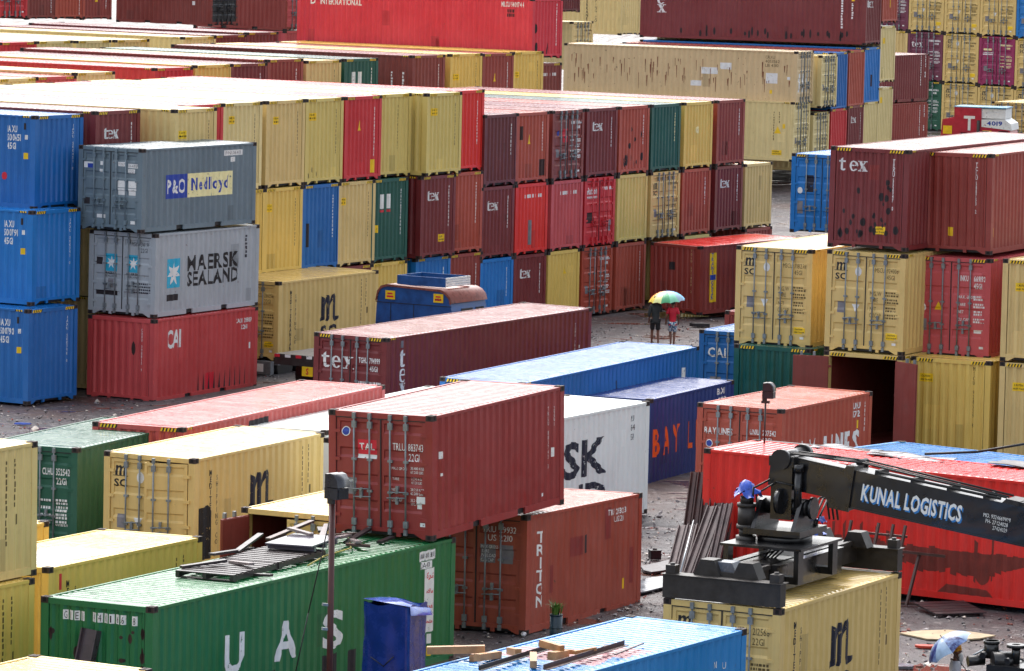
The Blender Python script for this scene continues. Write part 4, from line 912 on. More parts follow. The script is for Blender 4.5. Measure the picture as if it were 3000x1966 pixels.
def d_ponu(d):
    d.rect('S', 1.26, 1.0, 1.13, .74, 'b', 'banner'); d.rect('S', 2.40, 1.0, 2.42, .74, 'm', 'banner'); d.text('S', 1.33, 1.17, .40, 'P&O', 'w', True, .7, 'banner_lettering', fit=1.0); d.text('S', 2.62, 1.22, .36, 'Nedlloyd', 'b', True, .7, 'banner_lettering', fit=2.0)
    d.rect('S', 4.35, 2.22, .95, .17, 'w', 'placard'); d.text('S', 4.40, 2.25, .11, 'PONU 064801', 'g', False, .7, 'placard_lettering', fit=.85); d.rect('S', 4.68, 2.02, .26, .15, 'w', 'placard'); d.text('S', 4.72, 2.04, .1, '22', 'g', False, .7, 'placard_lettering')
    d.rect('F', .20, 1.92, .34, .18, 'w', 'placard'); d.rect('F', .34, 1.92, .2, .13, 'b', 'placard', .005); d.rect('F', 1.50, 2.02, .26, .13, 'w', 'placard'); d.text('F', 1.53, 2.04, .09, 'PONU', 'g', False, .7, 'placard_lettering', fit=.2); d.rect('F', 1.88, 1.98, .38, .13, 'w', 'placard'); d.text('F', 1.9, 2.0, .09, '064801', 'g', False, .7, 'placard_lettering', fit=.33); d.rect('F', 1.88, 1.82, .26, .13, 'w', 'placard'); d.text('F', 1.9, 1.84, .09, '22G1', 'g', False, .7, 'placard_lettering', fit=.2)
    for u in (1.5, 1.9):
        for q in (0, 1): d.rect('F', u, 1.14 + q * .23, .3, .21, 'w', 'placard')
    d.rect('F', .82, 2.02, .11, .12, 'w', 'placard'); d.rect('F', .80, 1.80, .12, .1, 'w', 'placard'); d.rect('F', .72, .40, .32, .11, 'w', 'placard'); d.rect('F', .22, .80, .22, .2, 'd', 'csc_plate'); d.rect('F', 2.0, .26, .17, .1, 'w', 'placard')
C('ponu', 'grey', 'D', 'slate grey container with blue and cream banner on top of the left stack', d_ponu, barc='grey')
def d_bx(a, wear=False):
    def f(d):
        d.text('P', 11.1, 2.36, .19, 'IAXU', 'w', True, .7, fit=.40); d.text('P', 11.1, 2.10, .19, a, 'w', True, .7, fit=.52); d.text('P', 11.1, 1.84, .19, '45G1', 'w', True, .7, fit=.36); d.rect('P', 11.74, 1.55, .15, .19, 'y', 'placard'); d.rect('P', 11.78, 2.15, .09, .14, 'w', 'placard'); d.vert('F', 1.95, 2.5, .085, 'IAXU ' + a + ' 0', 'w', False, .7, 1.3); d.rect('P', 11.74, 2.45, .07, .2, 'd', 'plate')
    return f
C('bx1', 'blue', 'E', 'bright blue container on the ground at the left edge, foot of the blue stack', d_bx('500790'))
C('bx2', 'bluebright', 'E', 'blue container with pale wear streaks, middle of the blue stack at the left edge', d_bx('500791'))
C('bx3', 'blue', 'E', 'blue container on top of the blue stack at the left edge', both(d_bx('500451'), lambda d: d.put('P', arc(0, 0, .09, .12, 0, 340, 10), [tuple(range(11))], 11.0, 1.0, 'r', 'paint_spot')))
C('msc266', 'msc', 'D', 'yellow container loaded on the trailer right of the left stack', both(msc_door('MSCU 266356 1', '22G1', False, False), msc_side()))
# ---- right stack
C('green_b', 'teal', 'E', 'dark teal container under the left pair of yellow doors on the right', dk_end(s=9))
C('open_b', 'msc', 'D', 'yellow container standing open with two brown door leaves and dark inside', None, angles=(165, 148))
def d_m928(d): d.caution('F', .26, 2.2, .42, .24); d.vert('F', 1.93, 2.6, .11, 'MSCU 928529 8', 'k', False, .8, 1.22)
C('m928', 'ye_gold', 'E', 'yellow container with a column of black lettering below the red doors', d_m928)
C('yfar_b', 'ye_sand', 'E', 'lower yellow container at the right edge, beside the one with black column lettering', lambda d: d.caution('F', .4, 2.1, .42, .24))
C('m718', 'msc', 'D', 'yellow container with doors, left of the right hand stack above the teal one', msc_door('MSCU 718271 0', '45G1'))
C('m924', 'msc', 'D', 'yellow container with doors directly above the open doorway, under the blotched dark red one', msc_door('MSCU 924008 2', '45G1'))
def d_inku(d):
    d.text('F', 1.50, 2.23, .15, 'INKU', 'w', True, .7, fit=.26); d.text('F', 1.92, 2.23, .15, '669190', 'w', True, .7, fit=.36); d.text('F', 2.3, 2.23, .14, '9', 'w', True); d.text('F', 1.92, 2.02, .15, '45G1', 'w', True, .7, fit=.26)
    for i, wd in enumerate(('MAX. GROSS', 'TARE', 'NET', 'CU. CAP')): d.text('F', 1.45, 1.73 - i * .215, .08, wd, 'w', True, .7); d.lines('F', 1.92, 1.76 - i * .215, .3, 2, 'w', .055, .02, seed=i)
    d.put('F', [(0, 0), (.26, 0), (.13, .24)], [(0, 1, 2)], .72, 1.36, 'y', 'placard'); d.shape('F', poly_shape([arc(0, 0, .09, .11, 0, 345, 14)]), .38, 1.42, 'w', 'placard'); d.rect('F', .28, .75, .22, .34, 'g', 'csc_plate'); d.rect('F', 1.94, .74, .28, .1, 'w', 'placard'); d.rect('F', 2.12, .3, .13, .07, 'w', 'placard')
C('inku', 'pink', 'D', 'coral red container with grey bars on its doors in the right hand stack', d_inku)
C('yfar', 'ye_sand', 'E', 'upper yellow container at the right edge, beside the coral red doors', lambda d: d.caution('F', .4, 2.0, .42, .24))
def d_texu(d):
    for g, u in zip(serif_word(), (.26, .58, .84)): d.shape('F', poly_shape([[(a * .30, b * .30) for a, b in p] for p in g]), u, 2.22, 'w')
    d.vert('F', 1.96, 2.50, .11, 'TEXU', 'w', True, .8, 1.15); d.vert('F', 1.96, 1.96, .10, '552347 0', 'w', True, .7, 1.15); d.caution('F', 1.40, .45, .36, .22)
    r = random.Random(21)
    for i in range(30): q = r.uniform(.04, .11); d.put('F', [(q * (1 + .35 * r.random()) * .62 * math.cos(a * .7), q * (1 + .5 * r.random()) * math.sin(a * .7)) for a in range(9)], [tuple(range(9))], r.uniform(.28, 2.15), r.choice([r.uniform(.3, .95), r.uniform(.3, .95), r.uniform(.5, 2.1)]), 'd', 'rust_patch')
    d.rect('F', 1.22, 2.0, .3, .42, 'p', 'paint_patch', .003)
C('texu', 'tex', 'E', 'dark red container with black rust blotches and white letters, on top of the right stack', d_texu)
def d_tclu(d): d.vert('F', 1.95, 2.52, .11, 'TCLU', 'w', True, .8, 1.15); d.vert('F', 1.95, 1.98, .10, '588753 2', 'w', True, .7, 1.15); d.rect('F', 1.1, .5, .17, .25, 'y', 'placard'); d.rect('S', .22, .5, .1, .25, 'y', 'placard')
C('tclu', 'redbrown', 'E', 'plain red brown container on top of the right stack at the right edge', d_tclu)
C('blueR', 'bluebright', 'D', 'blue container with two pale bars on its door, behind the blotched dark red one', lambda d: (d.rect('F', .55, 1.5, .34, .62, 'n', 'paint_patch'), d.rect('F', .26, .7, .22, .46, 'g', 'csc_plate'), d.shape('F', poly_shape([arc(0, 0, .1, .12, 0, 345, 14)]), .36, 1.55, 'w'))[0])
def d_transo(d):
    d.vert('F', 2.0, 2.35, .085, 'TOLU 271850 2', 'm', False, .8, 1.5); d.rect('F', .9, 1.62, .3, .3, 'd', 'paint_patch'); d.rect('S', .62, .45, .36, 1.85, 'y', 'banner')
    d.vert('S', .80, 2.16, .13, 'TRANS', 'b', True, .9, 1.25, 'banner_lettering'); d.rect('S', .64, 1.28, .32, .2, 'b', 'banner', .005); d.vert('S', .80, 1.12, .13, 'OCEAN', 'b', True, .9, 1.1, 'banner_lettering')
C('transo', 'redbrown', 'E', 'dark red container with a yellow strip lettered in blue, behind the two people', d_transo, roofc='redbright')
# ---- the long wall: top tier, left to right
C('a_tex', 'tex', 'E', 'dark red end with white letters in the top tier right beside the blue stack', dk_end(True, 11))
C('a_tex_t0', 'ye_sand', 'E', 'strip of yellow container showing at ground level between the blue and pink red ones')
C('a_tex_t1', 'ye_sand', 'E', 'strip of yellow container showing between the blue stack and the pale grey one')
C('a_y1', 'ye_sand', 'E', 'yellow end between the leftmost lettered dark red end and a red one, top tier', ye_end(.3, 1.95, s=1))
C('a_y1_t0', 'ye_sand', 'E', 'yellow container end hidden behind the faded pink red one, bottom tier')
C('a_y1_t1', 'ye_sand', 'E', 'yellow container end hidden behind the pale grey one, middle tier')
C('a_red1', 'red', 'E', 'red end between two yellow ends in the top tier, above the slate grey one', dk_end(s=2, fl='h', v0=2.3))
C('a_y2', 'ye_pale', 'E', 'pale yellow end in the top tier behind the right corner of the slate grey roof', ye_end(.4, 2.2, s=2))
C('a_y3', 'ye_sand', 'E', 'yellow end in the top tier, immediately right of the slate grey container', ye_end(.45, 2.1, s=3))
C('a_y4', 'ye_olive', 'E', 'olive yellow end in the top tier left of the red one with yellow triangle', both(ye_end(.3, 2.15, s=4), lambda d: [d.put('F', arc(0, 0, .05, .1, 0, 320, 8), [tuple(range(9))], u, v, 'd', 'rust_patch') for u, v in ((.3, .3), (.5, .5), (.8, .35))]))
C('a_red2', 'red', 'E', 'red end with yellow triangle and yellow tag in the top tier between yellow ends', both(dk_end(s=6, v0=.9, fl='t'), lambda d: d.caution('F', 1.75, .25, .32, .45, False)))
C('a_y5', 'ye_olive', 'E', 'olive yellow end in the top tier, half hidden by a protruding yellow container', ye_end(-.5, .4, s=5) if 0 else (lambda d: d.marks('F', 1.6, 2.5, 1.0, 'B', .04, 5)))
C('a_y6', 'ye_olive', 'E', 'yellow end that protrudes furthest from the top tier, beside a bright red one', ye_end(.35, 2.1, s=6))
C('b_red', 'redbright', 'E', 'bright red end in the top tier, right of the protruding yellow one', dk_end(s=7, v0=1.0))
# middle and bottom tiers, left part
C('w2_y0', 'ye_gold', 'E', 'sliver of yellow container right of the pale grey one in the middle tier', None)
C('w2_y1', 'ye_gold', 'E', 'golden yellow end in the middle tier, left of a blue one', ye_end(.2, 2.1, s=8))
C('w2_blue', 'blue', 'E', 'deep blue end in the middle tier between two yellow ends', both(dk_end(s=8, v0=1.1), lambda d: d.rect('F', .34, .8, .12, .8, 'd', 'stain')))
C('w2_y2', 'ye_sand', 'E', 'sand yellow end in the middle tier, between the blue and the green ends', ye_end(.12, 2.1, s=9))
C('w2_green', 'teal', 'E', 'dark green end with two white labels in the middle tier', both(dk_end(s=12, v0=.9, fl='w'), lambda d: d.rect('F', .28, 1.05, .18, .26, 'y', 'placard')))
C('w2_tex', 'tex', 'E', 'dark red end with white letters and yellow tag, below the protruding yellow one', dk_end(True, 13, fl='c'))
C('w2_brn', 'orange', 'E', 'terracotta end in the middle tier below the bright red one', dk_end(s=14))
C('w1_y0', 'ye_gold', 'E', 'yellow container in the bottom tier hidden behind the trailer load')
C('w1_brn0', 'tex', 'E', 'dark red container top showing just above the trailer load, bottom tier')
C('w1_y1', 'ye_gold', 'E', 'golden yellow end in the bottom tier, left of the blue truck', ye_end(.1, 2.2, s=10) if 0 else (lambda d: d.marks('F', 1.8, 2.5, 1.2, 'B', .04, 5)))
C('w1_blue1', 'bluebright', 'E', 'bright blue end in the bottom tier just above the blue truck', dk_end(s=15))
C('w1_brn1', 'redbrown', 'E', 'red brown end in the bottom tier behind the right half of the blue truck', both(dk_end(s=16), lambda d: d.rect('F', .24, 1.4, .3, .26, 'y', 'placard')))
# right part of the wall
C('b3_dark', 'maroon', 'E', 'maroon end in the top tier, right of the bright red one', dk_end(s=17))
C('b3_ored', 'orange', 'E', 'orange red end with a yellow triangle in the top tier, left of the doors', both(dk_end(s=18, fl='t'), lambda d: (d.rect('F', .35, 1.6, .25, .5, 'R', 'paint_patch'), d.rect('F', 1.8, .25, .4, .6, 'R', 'paint_patch'))[0]))
C('b3_door', 'brown', 'D', 'brown container with its doors facing out in the top tier, red square on them', both(gen_door(seed=30), lambda d: (d.rect('F', .85, 1.4, .34, .5, 'r', 'placard'), d.shape('F', poly_shape([arc(0, 0, .09, .1, 0, 345, 12)]), .5, 1.75, 'b'))[0]))
C('b3_tex', 'tex', 'E', 'dark red end with white letters in the top tier, right of the brown doors', dk_end(True, 19))
C('b3_obr', 'orange', 'E', 'orange brown end with black rust spots in the top tier, left of the green one', dk_end(s=20, fl='k'))
C('b3_green', 'teal', 'E', 'dark green end in the top tier near the right end of the wall', dk_end(s=21, mk='m'))
C('b3_yel', 'ye_gold', 'E', 'yellow end in the top tier next to the last container of the wall', lambda d: d.put('F', arc(0, 0, .1, .14, 0, 345, 12), [tuple(range(13))], 1.2, 1.5, 'm', 'stain'))
C('b3_red', 'redbrown', 'E', 'red brown end closing the top tier on the right', dk_end(s=22))
C('b2_tex1', 'tex', 'E', 'dark red end with white letters in the middle tier below the maroon one', dk_end(True, 23))
C('b2_red', 'redbright', 'E', 'bright red end with a grey patch in the middle tier', dk_end(s=24, fl='hp', v0=2.3))
C('b2_pink', 'pink', 'E', 'rose red end in the middle tier, left of the red doors', dk_end(s=25, fl='h', v0=2.3))
C('b2_mat', 'red', 'D', 'red container with doors and white lettering in the middle tier', both(lambda d: (d.text('F', .22, 1.98, .24, 'Matson', 'w', True, .8, fit=.8), d.lines('F', .24, 1.8, .76, 1, 'w', .1, seed=2), d.lines('F', 1.5, 2.1, .3, 1, 'w', .12, seed=3), d.lines('F', 1.92, 2.1, .38, 1, 'w', .12, seed=4), d.rect('F', 1.9, .55, .26, .42, 'g', 'csc_plate'), d.rect('F', .2, .9, .6, .4, 'R', 'paint_patch'))[0]), barc='red')
C('b2_yel', 'ye_olive', 'E', 'plain yellow end in the middle tier, right of the red doors')
C('b2_msc', 'msc', 'D', 'pale yellow container with grey barred doors in the middle tier', msc_door('MEDU 318431 0', '22G1', False, False) if 0 else both(lambda d: (d.shape('F', logo_m_door(.30), .26, 1.95, 'k'), d.text('F', .22, 1.7, .17, 'SC', 'k', True, 1.35, fit=.36))[0], gen_door('B', seed=40)))
C('b2_brn', 'orange', 'E', 'terracotta end in the middle tier, right of the pale yellow doors', dk_end(s=26))
C('b2_tex2', 'tex', 'E', 'dark red end with white letters second from the right of the middle tier', dk_end(True, 27))
C('b2_yel2', 'ye_sand', 'E', 'sand yellow end standing free with its roof showing, right end of the middle tier')
C('b1_blue', 'bluebright', 'E', 'blue end in the bottom tier, right of the blue truck', dk_end(s=28))
C('b1_tex', 'tex', 'E', 'dark red end with white letters in the bottom tier', dk_end(True, 29))
C('b1_yel', 'ye_gold', 'E', 'yellow end with a small triangle in the bottom tier', lambda d: d.put('F', [(0, 0), (.24, 0), (.08, .36)], [(0, 1, 2)], 1.2, 1.72, 'y', 'placard'))
C('b1_door', 'orange', 'D', 'orange brown container with doors facing out on the ground by the puddles', gen_door(seed=50))
C('b1_obr', 'orange', 'E', 'terracotta end on the ground between the orange brown doors and the yellow stripped container', dk_end(s=31))
C('b1_y2', 'ye_olive', 'E', 'thin strip of yellow container top above the bright red roof')
C('b1_brn', 'redbrown', 'E', 'thin strip of dark red container under the free standing sand yellow one')
# ---- second row behind the wall
A2 = 'roofs of the rows behind the long wall'
C('a2_y1', 'ye_pale', 'E', 'cream roof at the left edge just behind the long wall, striped end edge')
C('a2_red', 'pink', 'E', 'pink roof between two cream roofs just behind the long wall at the left')
C('a2_y2', 'ye_pale', 'E', 'cream roof ending where the long red side begins, behind the wall at the left')
C('c_red', 'red', 'E', 'red container showing a long thin red side across the left, second row')
C('c_yel', 'ye_gold', 'E', 'yellow end in the second row between the red and the dark red lettered ones')
C('c_tex', 'tex', 'E', 'dark red end with half hidden white letters in the second row', dk_end(True, 33))
C('c_brn', 'redbrown', 'E', 'red brown end with yellow triangle in the second row, left of sand yellow one', dk_end(s=34, fl='t'))
C('c_yel2', 'ye_sand', 'E', 'sand yellow end in the second row, touching the green one with white labels', ye_end(.5, 1.7, s=12))
C('c_grn', 'teal', 'E', 'green end with two white labels in the second row', dk_end(s=35, fl='w'))
C('d_brn', 'brown', 'E', 'brown container with its long side showing in the second row, right of the green end', both(dk_end(s=36), lambda d: (d.marks('P', 11.2, 2.2, .3, 'w', .10, 3), d.marks('P', 11.65, 2.2, .9, 'w', .10, 5))[0]))
C('d_yel', 'ye_gold', 'E', 'yellow end with a brown smudge in the second row, right of the brown one', ye_end(.3, 1.8, s=14))
C('d_brn2', 'redbrown', 'E', 'red brown end with yellow triangle in the second row between two yellow ends', dk_end(s=37, fl='t'))
C('d_yel2', 'ye_gold', 'E', 'yellow end in the second row below the big crimson container', ye_end(.2, 1.8, s=15))
def d_mlcu(d):
    d.text('P', 10.6, 2.2, .20, 'MLCU 540074 4', 'w', True, .75, fit=1.15); d.lines('P', 10.9, 1.95, .3, 2, 'd', .14, seed=3); d.marks('F', 1.95, 2.35, .6, 'w', .05, 5); d.text('P', .7, 2.0, .34, 'D', 'w', True); d.text('P', 1.2, 2.0, .24, 'INTERNATIONAL', 'w', True, .8, fit=2.2)
    for u, v in ((.4, .5), (.35, 1.3), (1.25, .3), (1.3, .5)): d.put('F', arc(0, 0, .07, .22, 0, 330, 8), [tuple(range(9))], u, v, 'd', 'rust_patch')
    d.rect('P', 5.6, .3, 1.6, .9, 'R', 'paint_patch', .002) if 0 else None
C('mlcu', 'crimson', 'E', 'big crimson container lifted highest in the middle of the back, white lettering top right', d_mlcu)
C('d_cb', 'brown', 'E', 'brown end with small white characters beneath the crimson container', dk_end(s=38, fl='h', v0=2.5))
# third row
for n_, c_, lb in (('f_red', 'red', 'pink roof with a red striped end at the far left of the third row'), ('f_yel', 'ye_pale', 'cream roof with a thin yellow rail beside the far left red striped end'), ('f_y3', 'ye_pale', 'cream roof left of the pale blue roof in the third row'), ('f_yel2', 'ye_sand', 'cream roof whose end meets the left corner of the brown long side'), ('f_yel3', 'ye_pale', 'wide cream roof with a yellow end edge left of the grey pink roofs'), ('f_drk', 'tex', 'greyish pink roof with a dark red end edge, third row'), ('f_drk2', 'tex', 'pink roof with striped dark red end beside the crimson container, third row')):
    C(n_, c_, 'E', lb)
# fourth row
C('e_red', 'red', 'D', 'red doors with white lettering in the top left corner', gen_door(seed=60))
C('e_brn', 'brown', 'E', 'brown end with yellow tag next to the red doors in the top left', both(dk_end(s=41, v0=.3), lambda d: d.rect('F', 1.2, 1.3, .32, .3, 'y', 'placard')))
C('e_sal', 'orange', 'E', 'salmon end between two brown ends at the top left', dk_end(s=42, v0=.3))
C('e_brn2', 'redbrown', 'E', 'red brown end with yellow triangle at the top left', both(dk_end(s=43, v0=.6), lambda d: d.put('F', [(0, 0), (.24, 0), (.08, .36)], [(0, 1, 2)], 1.1, .9, 'y', 'placard')))
C('e_pgru', 'brown', 'D', 'brown short container with white number and dark doors at the top left', lambda d: (d.text('P', 4.3, 1.9, .2, 'PGRU 231584 2', 'w', True, .7, fit=1.25), d.text('P', 4.75, 1.6, .2, '22G1', 'w', True, .7, fit=.4), d.rect('P', 4.85, 1.05, .2, .2, 'w', 'placard'), d.text('F', .3, 1.5, .3, 'C&', 'w', True, .8), d.lines('F', .3, 1.9, .9, 1, 'g', .12, seed=2))[0], doorc='black', barc='black')
C('e_dia', 'redbrown', 'D', 'red brown short container with a red diamond on its side, near the crimson one', lambda d: (d.put('P', [(0, .3), (.25, 0), (.5, .3), (.25, .6)], [(0, 1, 2, 3)], 2.2, 1.2, 'r', 'placard'), d.rect('P', 2.25, .8, .4, .2, 'o', 'placard'))[0], doorc='pink')
C('e_dia_b', 'pink', 'E', 'rose coloured sliver of container just left of the foot of the crimson one', None)
# ---- right background
def d_cxru(d):
    d.text('P', 10.55, 2.2, .14, 'CRXU', 'B', False, .8, fit=.5); d.text('P', 10.55, 2.0, .14, '4053562', 'B', False, .8, fit=.75); d.text('P', 10.55, 1.8, .14, 'LB 4310', 'B', False, .8, fit=.7)
    d.rect('P', 10.60, 1.0, .6, .5, 'w', 'patch'); d.rect('P', 7.24, 1.35, .86, .32, 'w', 'patch'); d.rect('P', 8.22, 1.6, .58, .32, 'w', 'patch'); d.rect('P', 6.7, .75, .56, .26, 'w', 'patch'); d.rect('P', 11.7, 1.2, .14, .14, 'w', 'patch')
    d.rect('P', 10.8, .5, .14, .18, 'y', 'placard'); r = random.Random(9)
    for i in range(70):
        q = r.uniform(.1, .8); d.put('P', [(0, 0), (.03 + .03 * r.random(), .02), (.035, -q), (.015, -q)], [(0, 1, 2, 3)], r.uniform(.3, 11.8), r.uniform(1.0, 2.1), 'q', 'rust_streak')
    for u in (.36, .9, 1.5): d.rect('F', u, .6, .2, .9, 'w', 'placard')
C('cxru', 'cream', 'D', 'long cream container streaked with rust at the back right', d_cxru)
C('mscmed', 'ye_pale', 'D', 'pale yellow container with a yellow triangle under the rust streaked cream one', both(lambda d: (d.marks('P', 11.1, 2.4, 1.0, 'B', .05, 3), d.marks('P', 11.42, 2.4, 1.9, 'B', .05, 4), d.put('P', [(0, 0), (.36, 0), (.18, .36)], [(0, 1, 2)], 11.2, 1.35, 'y', 'placard'), d.rect('P', 11.62, 1.6, .14, .22, 'y', 'placard'), d.caution('P', 11.1, .3, .5, .24))[0], gen_door('B', seed=70)))
C('dr_y', 'ye_pale', 'D', 'yellow doors right of the rust streaked cream container, upper tier', gen_door('B', seed=71))
C('dr_y_b', 'ye_pale', 'D', 'yellow doors in the lower tier right of the pale yellow triangle container', gen_door('B', seed=72))
C('dr_blue', 'blue', 'E', 'deep blue end right of the yellow doors at the back')
C('dr_red_b', 'red', 'E', 'narrow red end below the deep blue one at the back', dk_end(s=73) if 0 else None)
C('dr_org', 'orange', 'E', 'orange red end between two blue ends at the back')
C('dr_tex_b', 'tex', 'E', 'dark red end with white letters below the orange red one at the back', dk_end(True, 51))
C('dr_blue2', 'bluebright', 'E', 'blue end with a dark scar under the big dark red container', lambda d: d.rect('F', 1.1, .9, .22, .6, 'R', 'scar'))
C('dr_yel_b', 'ye_pale', 'E', 'yellow end in the lower tier below the scarred blue one')
C('dr_yel2', 'ye_pale', 'E', 'tall pale yellow end beside the big dark red container, upper tier', lambda d: d.rect('F', .4, 2.0, .34, .3, 'y', 'placard'))
C('dr_yel_b2', 'ye_pale', 'E', 'pale yellow end in the lower tier left of the red brown pair', lambda d: d.rect('F', .4, 2.1, .34, .3, 'y', 'placard'))
def d_texbig(d):
    for g, v in zip(serif_word(), (2.2, 1.75, 1.32)): d.shape('P', poly_shape([[(a * .5, b * .42) for a, b in p] for p in g]), .9, v, 'w')
    d.marks('P', 11.0, 2.6, .8, 'w', .12, 3); d.marks('P', 11.45, 2.1, 1.4, 'w', .1, 4); d.rect('P', 11.4, 2.2, .16, .2, 'y', 'placard'); r = random.Random(2)
    for i in range(24): d.put('P', arc(0, 0, .06, .1 + .15 * r.random(), 0, 330, 8), [tuple(range(9))], r.uniform(.8, 11.4), .3 + .25 * r.random(), 'd', 'rust_patch')
    d.shape('F', logo_tex(.3), .3, 1.9, 'w')
C('texbig', 'tex', 'E', 'big dark red container at the top right, its long side cut by the frame', d_texbig)
C('dr_brn', 'orange', 'E', 'terracotta end above the tall pale yellow one at the top right', lambda d: d.rect('F', 1.2, .8, .2, .5, 'y', 'placard'))
C('redR_u', 'tex', 'E', 'upper of two dark rose containers beside the truck with a red cab', lambda d: (d.marks('S', 5.1, 2.5, .9, 'w', .08, 3), d.marks('S', 5.5, 2.5, 1.9, 'w', .08, 4), d.marks('S', 5.5, 1.6, 1.3, 'w', .12, 4))[0])
C('redR_l', 'redbrown', 'E', 'lower of two red brown containers beside the truck with a red cab', lambda d: (d.marks('S', 5.1, 2.4, .8, 'w', .08, 3), d.marks('S', 5.5, 2.4, 1.8, 'w', .08, 4), d.marks('S', 5.5, 1.3, 1.0, 'w', .12, 4))[0])
K = 'stacked doors at the far right'
def md(s): return both(lambda d: (d.shape('F', logo_m_door(.30), .30, 2.34, 'k'), d.text('F', .27, 2.08, .17, 'SC', 'k', True, 1.35, fit=.36), d.shape('F', poly_shape([arc(0, 0, .1, .13, 0, 340, 12)]), .98, 2.32, 'w', 'placard'), d.put('F', [(0, .22), (.12, 0), (.24, .22)], [(0, 1, 2)], .86, 1.16, 'w', 'placard'), d.rect('F', 1.9, .42, .34, .2, 'y', 'placard'))[0], gen_door('B', seed=s))
C('k_x_t', 'purple', 'D', 'purple doors at the top edge left of the far yellow doors', gen_door('w', False, 95))
C('k_x_m', 'ye_sand', 'E', 'sand yellow end behind the tall pale yellow one, left of the purple lettered doors', lambda d: d.marks('F', 1.2, 2.6, .6, 'B', .06, 3))
C('k_c0_t', 'msc', 'D', 'yellow doors above the purple doors with white letters, far right', md(80))
C('k_c0_m', 'purple', 'D', 'purple doors with white letters at the far right', gen_door('w', True, 81))
C('k_c0_b', 'clhu', 'D', 'green doors beneath the purple ones, half hidden by the red brown pair', gen_door('w', False, 82))
C('k_c1_t', 'msc', 'D', 'yellow doors in the top tier between two other yellow ones, far right', md(83))
C('k_c1_m', 'msc', 'D', 'yellow doors between the purple and the magenta doors, far right', md(84))
C('k_c1_b', 'msc', 'D', 'yellow doors on the ground left of the red cab roof, far right', md(85))
C('k_c2_t', 'msc', 'D', 'yellow doors above the magenta doors, far right', md(86))
C('k_c2_m', 'magenta', 'D', 'magenta doors with cream lettering at the far right', both(gen_door('m', False, 87), lambda d: (d.rect('F', .3, 2.05, .55, .12, 'm', 'emblem'), d.lines('F', .22, 1.9, .7, 2, 'w', .06, seed=4))[0]))
C('k_c2_b', 'msc', 'D', 'yellow doors beneath the magenta ones at the far right', md(88))
C('k_c3_t', 'bluebright', 'D', 'blue doors cut by the top right corner', gen_door('w', False, 89))
C('k_c3_m', 'msc', 'D', 'yellow doors under the blue ones, cut by the right edge', md(90))
C('k_c3_b', 'msc', 'D', 'yellow doors in the bottom tier cut by the right edge, behind the sandy roof', md(91))
C('y_rt', 'msc', 'D', 'yellow container with sandy roof behind the red cab, at the right edge', md(92))
C('y_med', 'ye_pale', 'E', 'yellow container with a column of dark capitals behind the big dark red one', lambda d: (d.vert('P', 10.1, 2.7, .16, 'MEDITERRANEAN', 'k', True, .9, 1.2), d.vert('P', 10.6, 2.5, .15, 'SHIPPING CO', 'k', False, .9, 1.2))[0])
C('y_br', 'maroon', 'E', 'sliver of dark brown end at the top edge right of the crimson container')
C('y_dr', 'ye_pale', 'D', 'small piece of yellow doors between the crimson and the cream container', gen_door('B', seed=94))
# ------------------------------------------------------------ crane (reach stacker) with its lifting frame on the yellow container
M_STEEL = plain('black_steel', (17, 17, 20), .32, 0, .45, 3, .3)
M_STEELD = plain('dirty_steel', (40, 36, 34), .5, 0, .6, 5)
M_CHROME = plain('wet_rod', (150, 156, 160), .2, .8, .2)
M_RUB = plain('rubber_hose', (14, 14, 15), .5, 0, .3)
M_WETGREY = plain('grey_plate', (92, 98, 110), .25, 0, .3)
M_TARP = plain('blue_tarp', (18, 46, 128), .28, 0, .35, 3, .4)
M_TARPL = plain('blue_plastic', (18, 70, 176), .35, 0, .45, 9, .2)
M_POLE = plain('brown_pole', (72, 30, 26), .5, 0, .4)
M_LAMP = plain('lamp_housing', (30, 34, 44), .3, .2, .3, 4, .4)
M_GLASS = plain('dark_glass', (24, 30, 36), .06, 0, .2)
M_WOODD = plain('wet_wood', (44, 34, 38), .42, 0, .5, 5)
M_WOODG = plain('grey_wood', (120, 108, 108), .5, 0, .4, 5)
M_WOODL = plain('fresh_timber', (172, 124, 78), .55, 0, .35, 5)
M_BEAM = plain('rusty_beam', (72, 46, 42), .45, 0, .5, 3)
M_BEAMG = plain('grey_beam', (92, 76, 76), .4, 0, .5, 3)
Z0 = 2.535; DZ_ = Matrix.Translation((0, 0, -.31))
X = empty('reach_stacker', TR(5.438, 92.374, Z0, 63.467), 'black crane boom lettered in white and blue, gripping a yellow container with its lifting frame', 'crane')
for s in (-1, 1):
    b = MB(); b.box(min(s * 2.80, s * 3.06), max(s * 2.80, s * 3.06), -1.22, 1.22, .02, .46)
    b.box(min(s * 2.74, s * 3.10), max(s * 2.74, s * 3.10), -1.25, 1.25, .46, .475)
    for q in (-.5, .5): b.prism([(q * .8 - .28, .475), (q * .8 + .28, .475), (q * .8 + .14, .78), (q * .8 - .14, .78)], min(s * 2.5, s * 2.85), max(s * 2.5, s * 2.85), (1, 2, 0))
    b.build('end_beam', M_STEELD, X)
    for sy in (-1, 1): b = MB(); b.box(s * 2.93 - .1, s * 2.93 + .1, sy * 1.08 - .1, sy * 1.08 + .1, .475, .64); b.cyl((s * 2.93, sy * 1.08, .6), (s * 2.93, sy * 1.08, .68), .05, 8); b.build('twistlock', M_STEELD, X)
b = MB(); b.box(-2.8, -1.3, -.34, .34, .16, .56); b.box(1.3, 2.8, -.34, .34, .16, .56)
for sy in (-1, 1): b.box(-2.8, 2.8, sy * .34 - .04, sy * .34 + .04, .52, .60)
b.build('telescopic_beam', M_STEELD, X)
b = MB(); b.box(-1.6, 1.6, -.52, .52, .08, .56); b.box(-1.6, 1.6, -.56, .56, .56, .60)
b.box(-1.25, .8, -.85, .85, .84, .89)
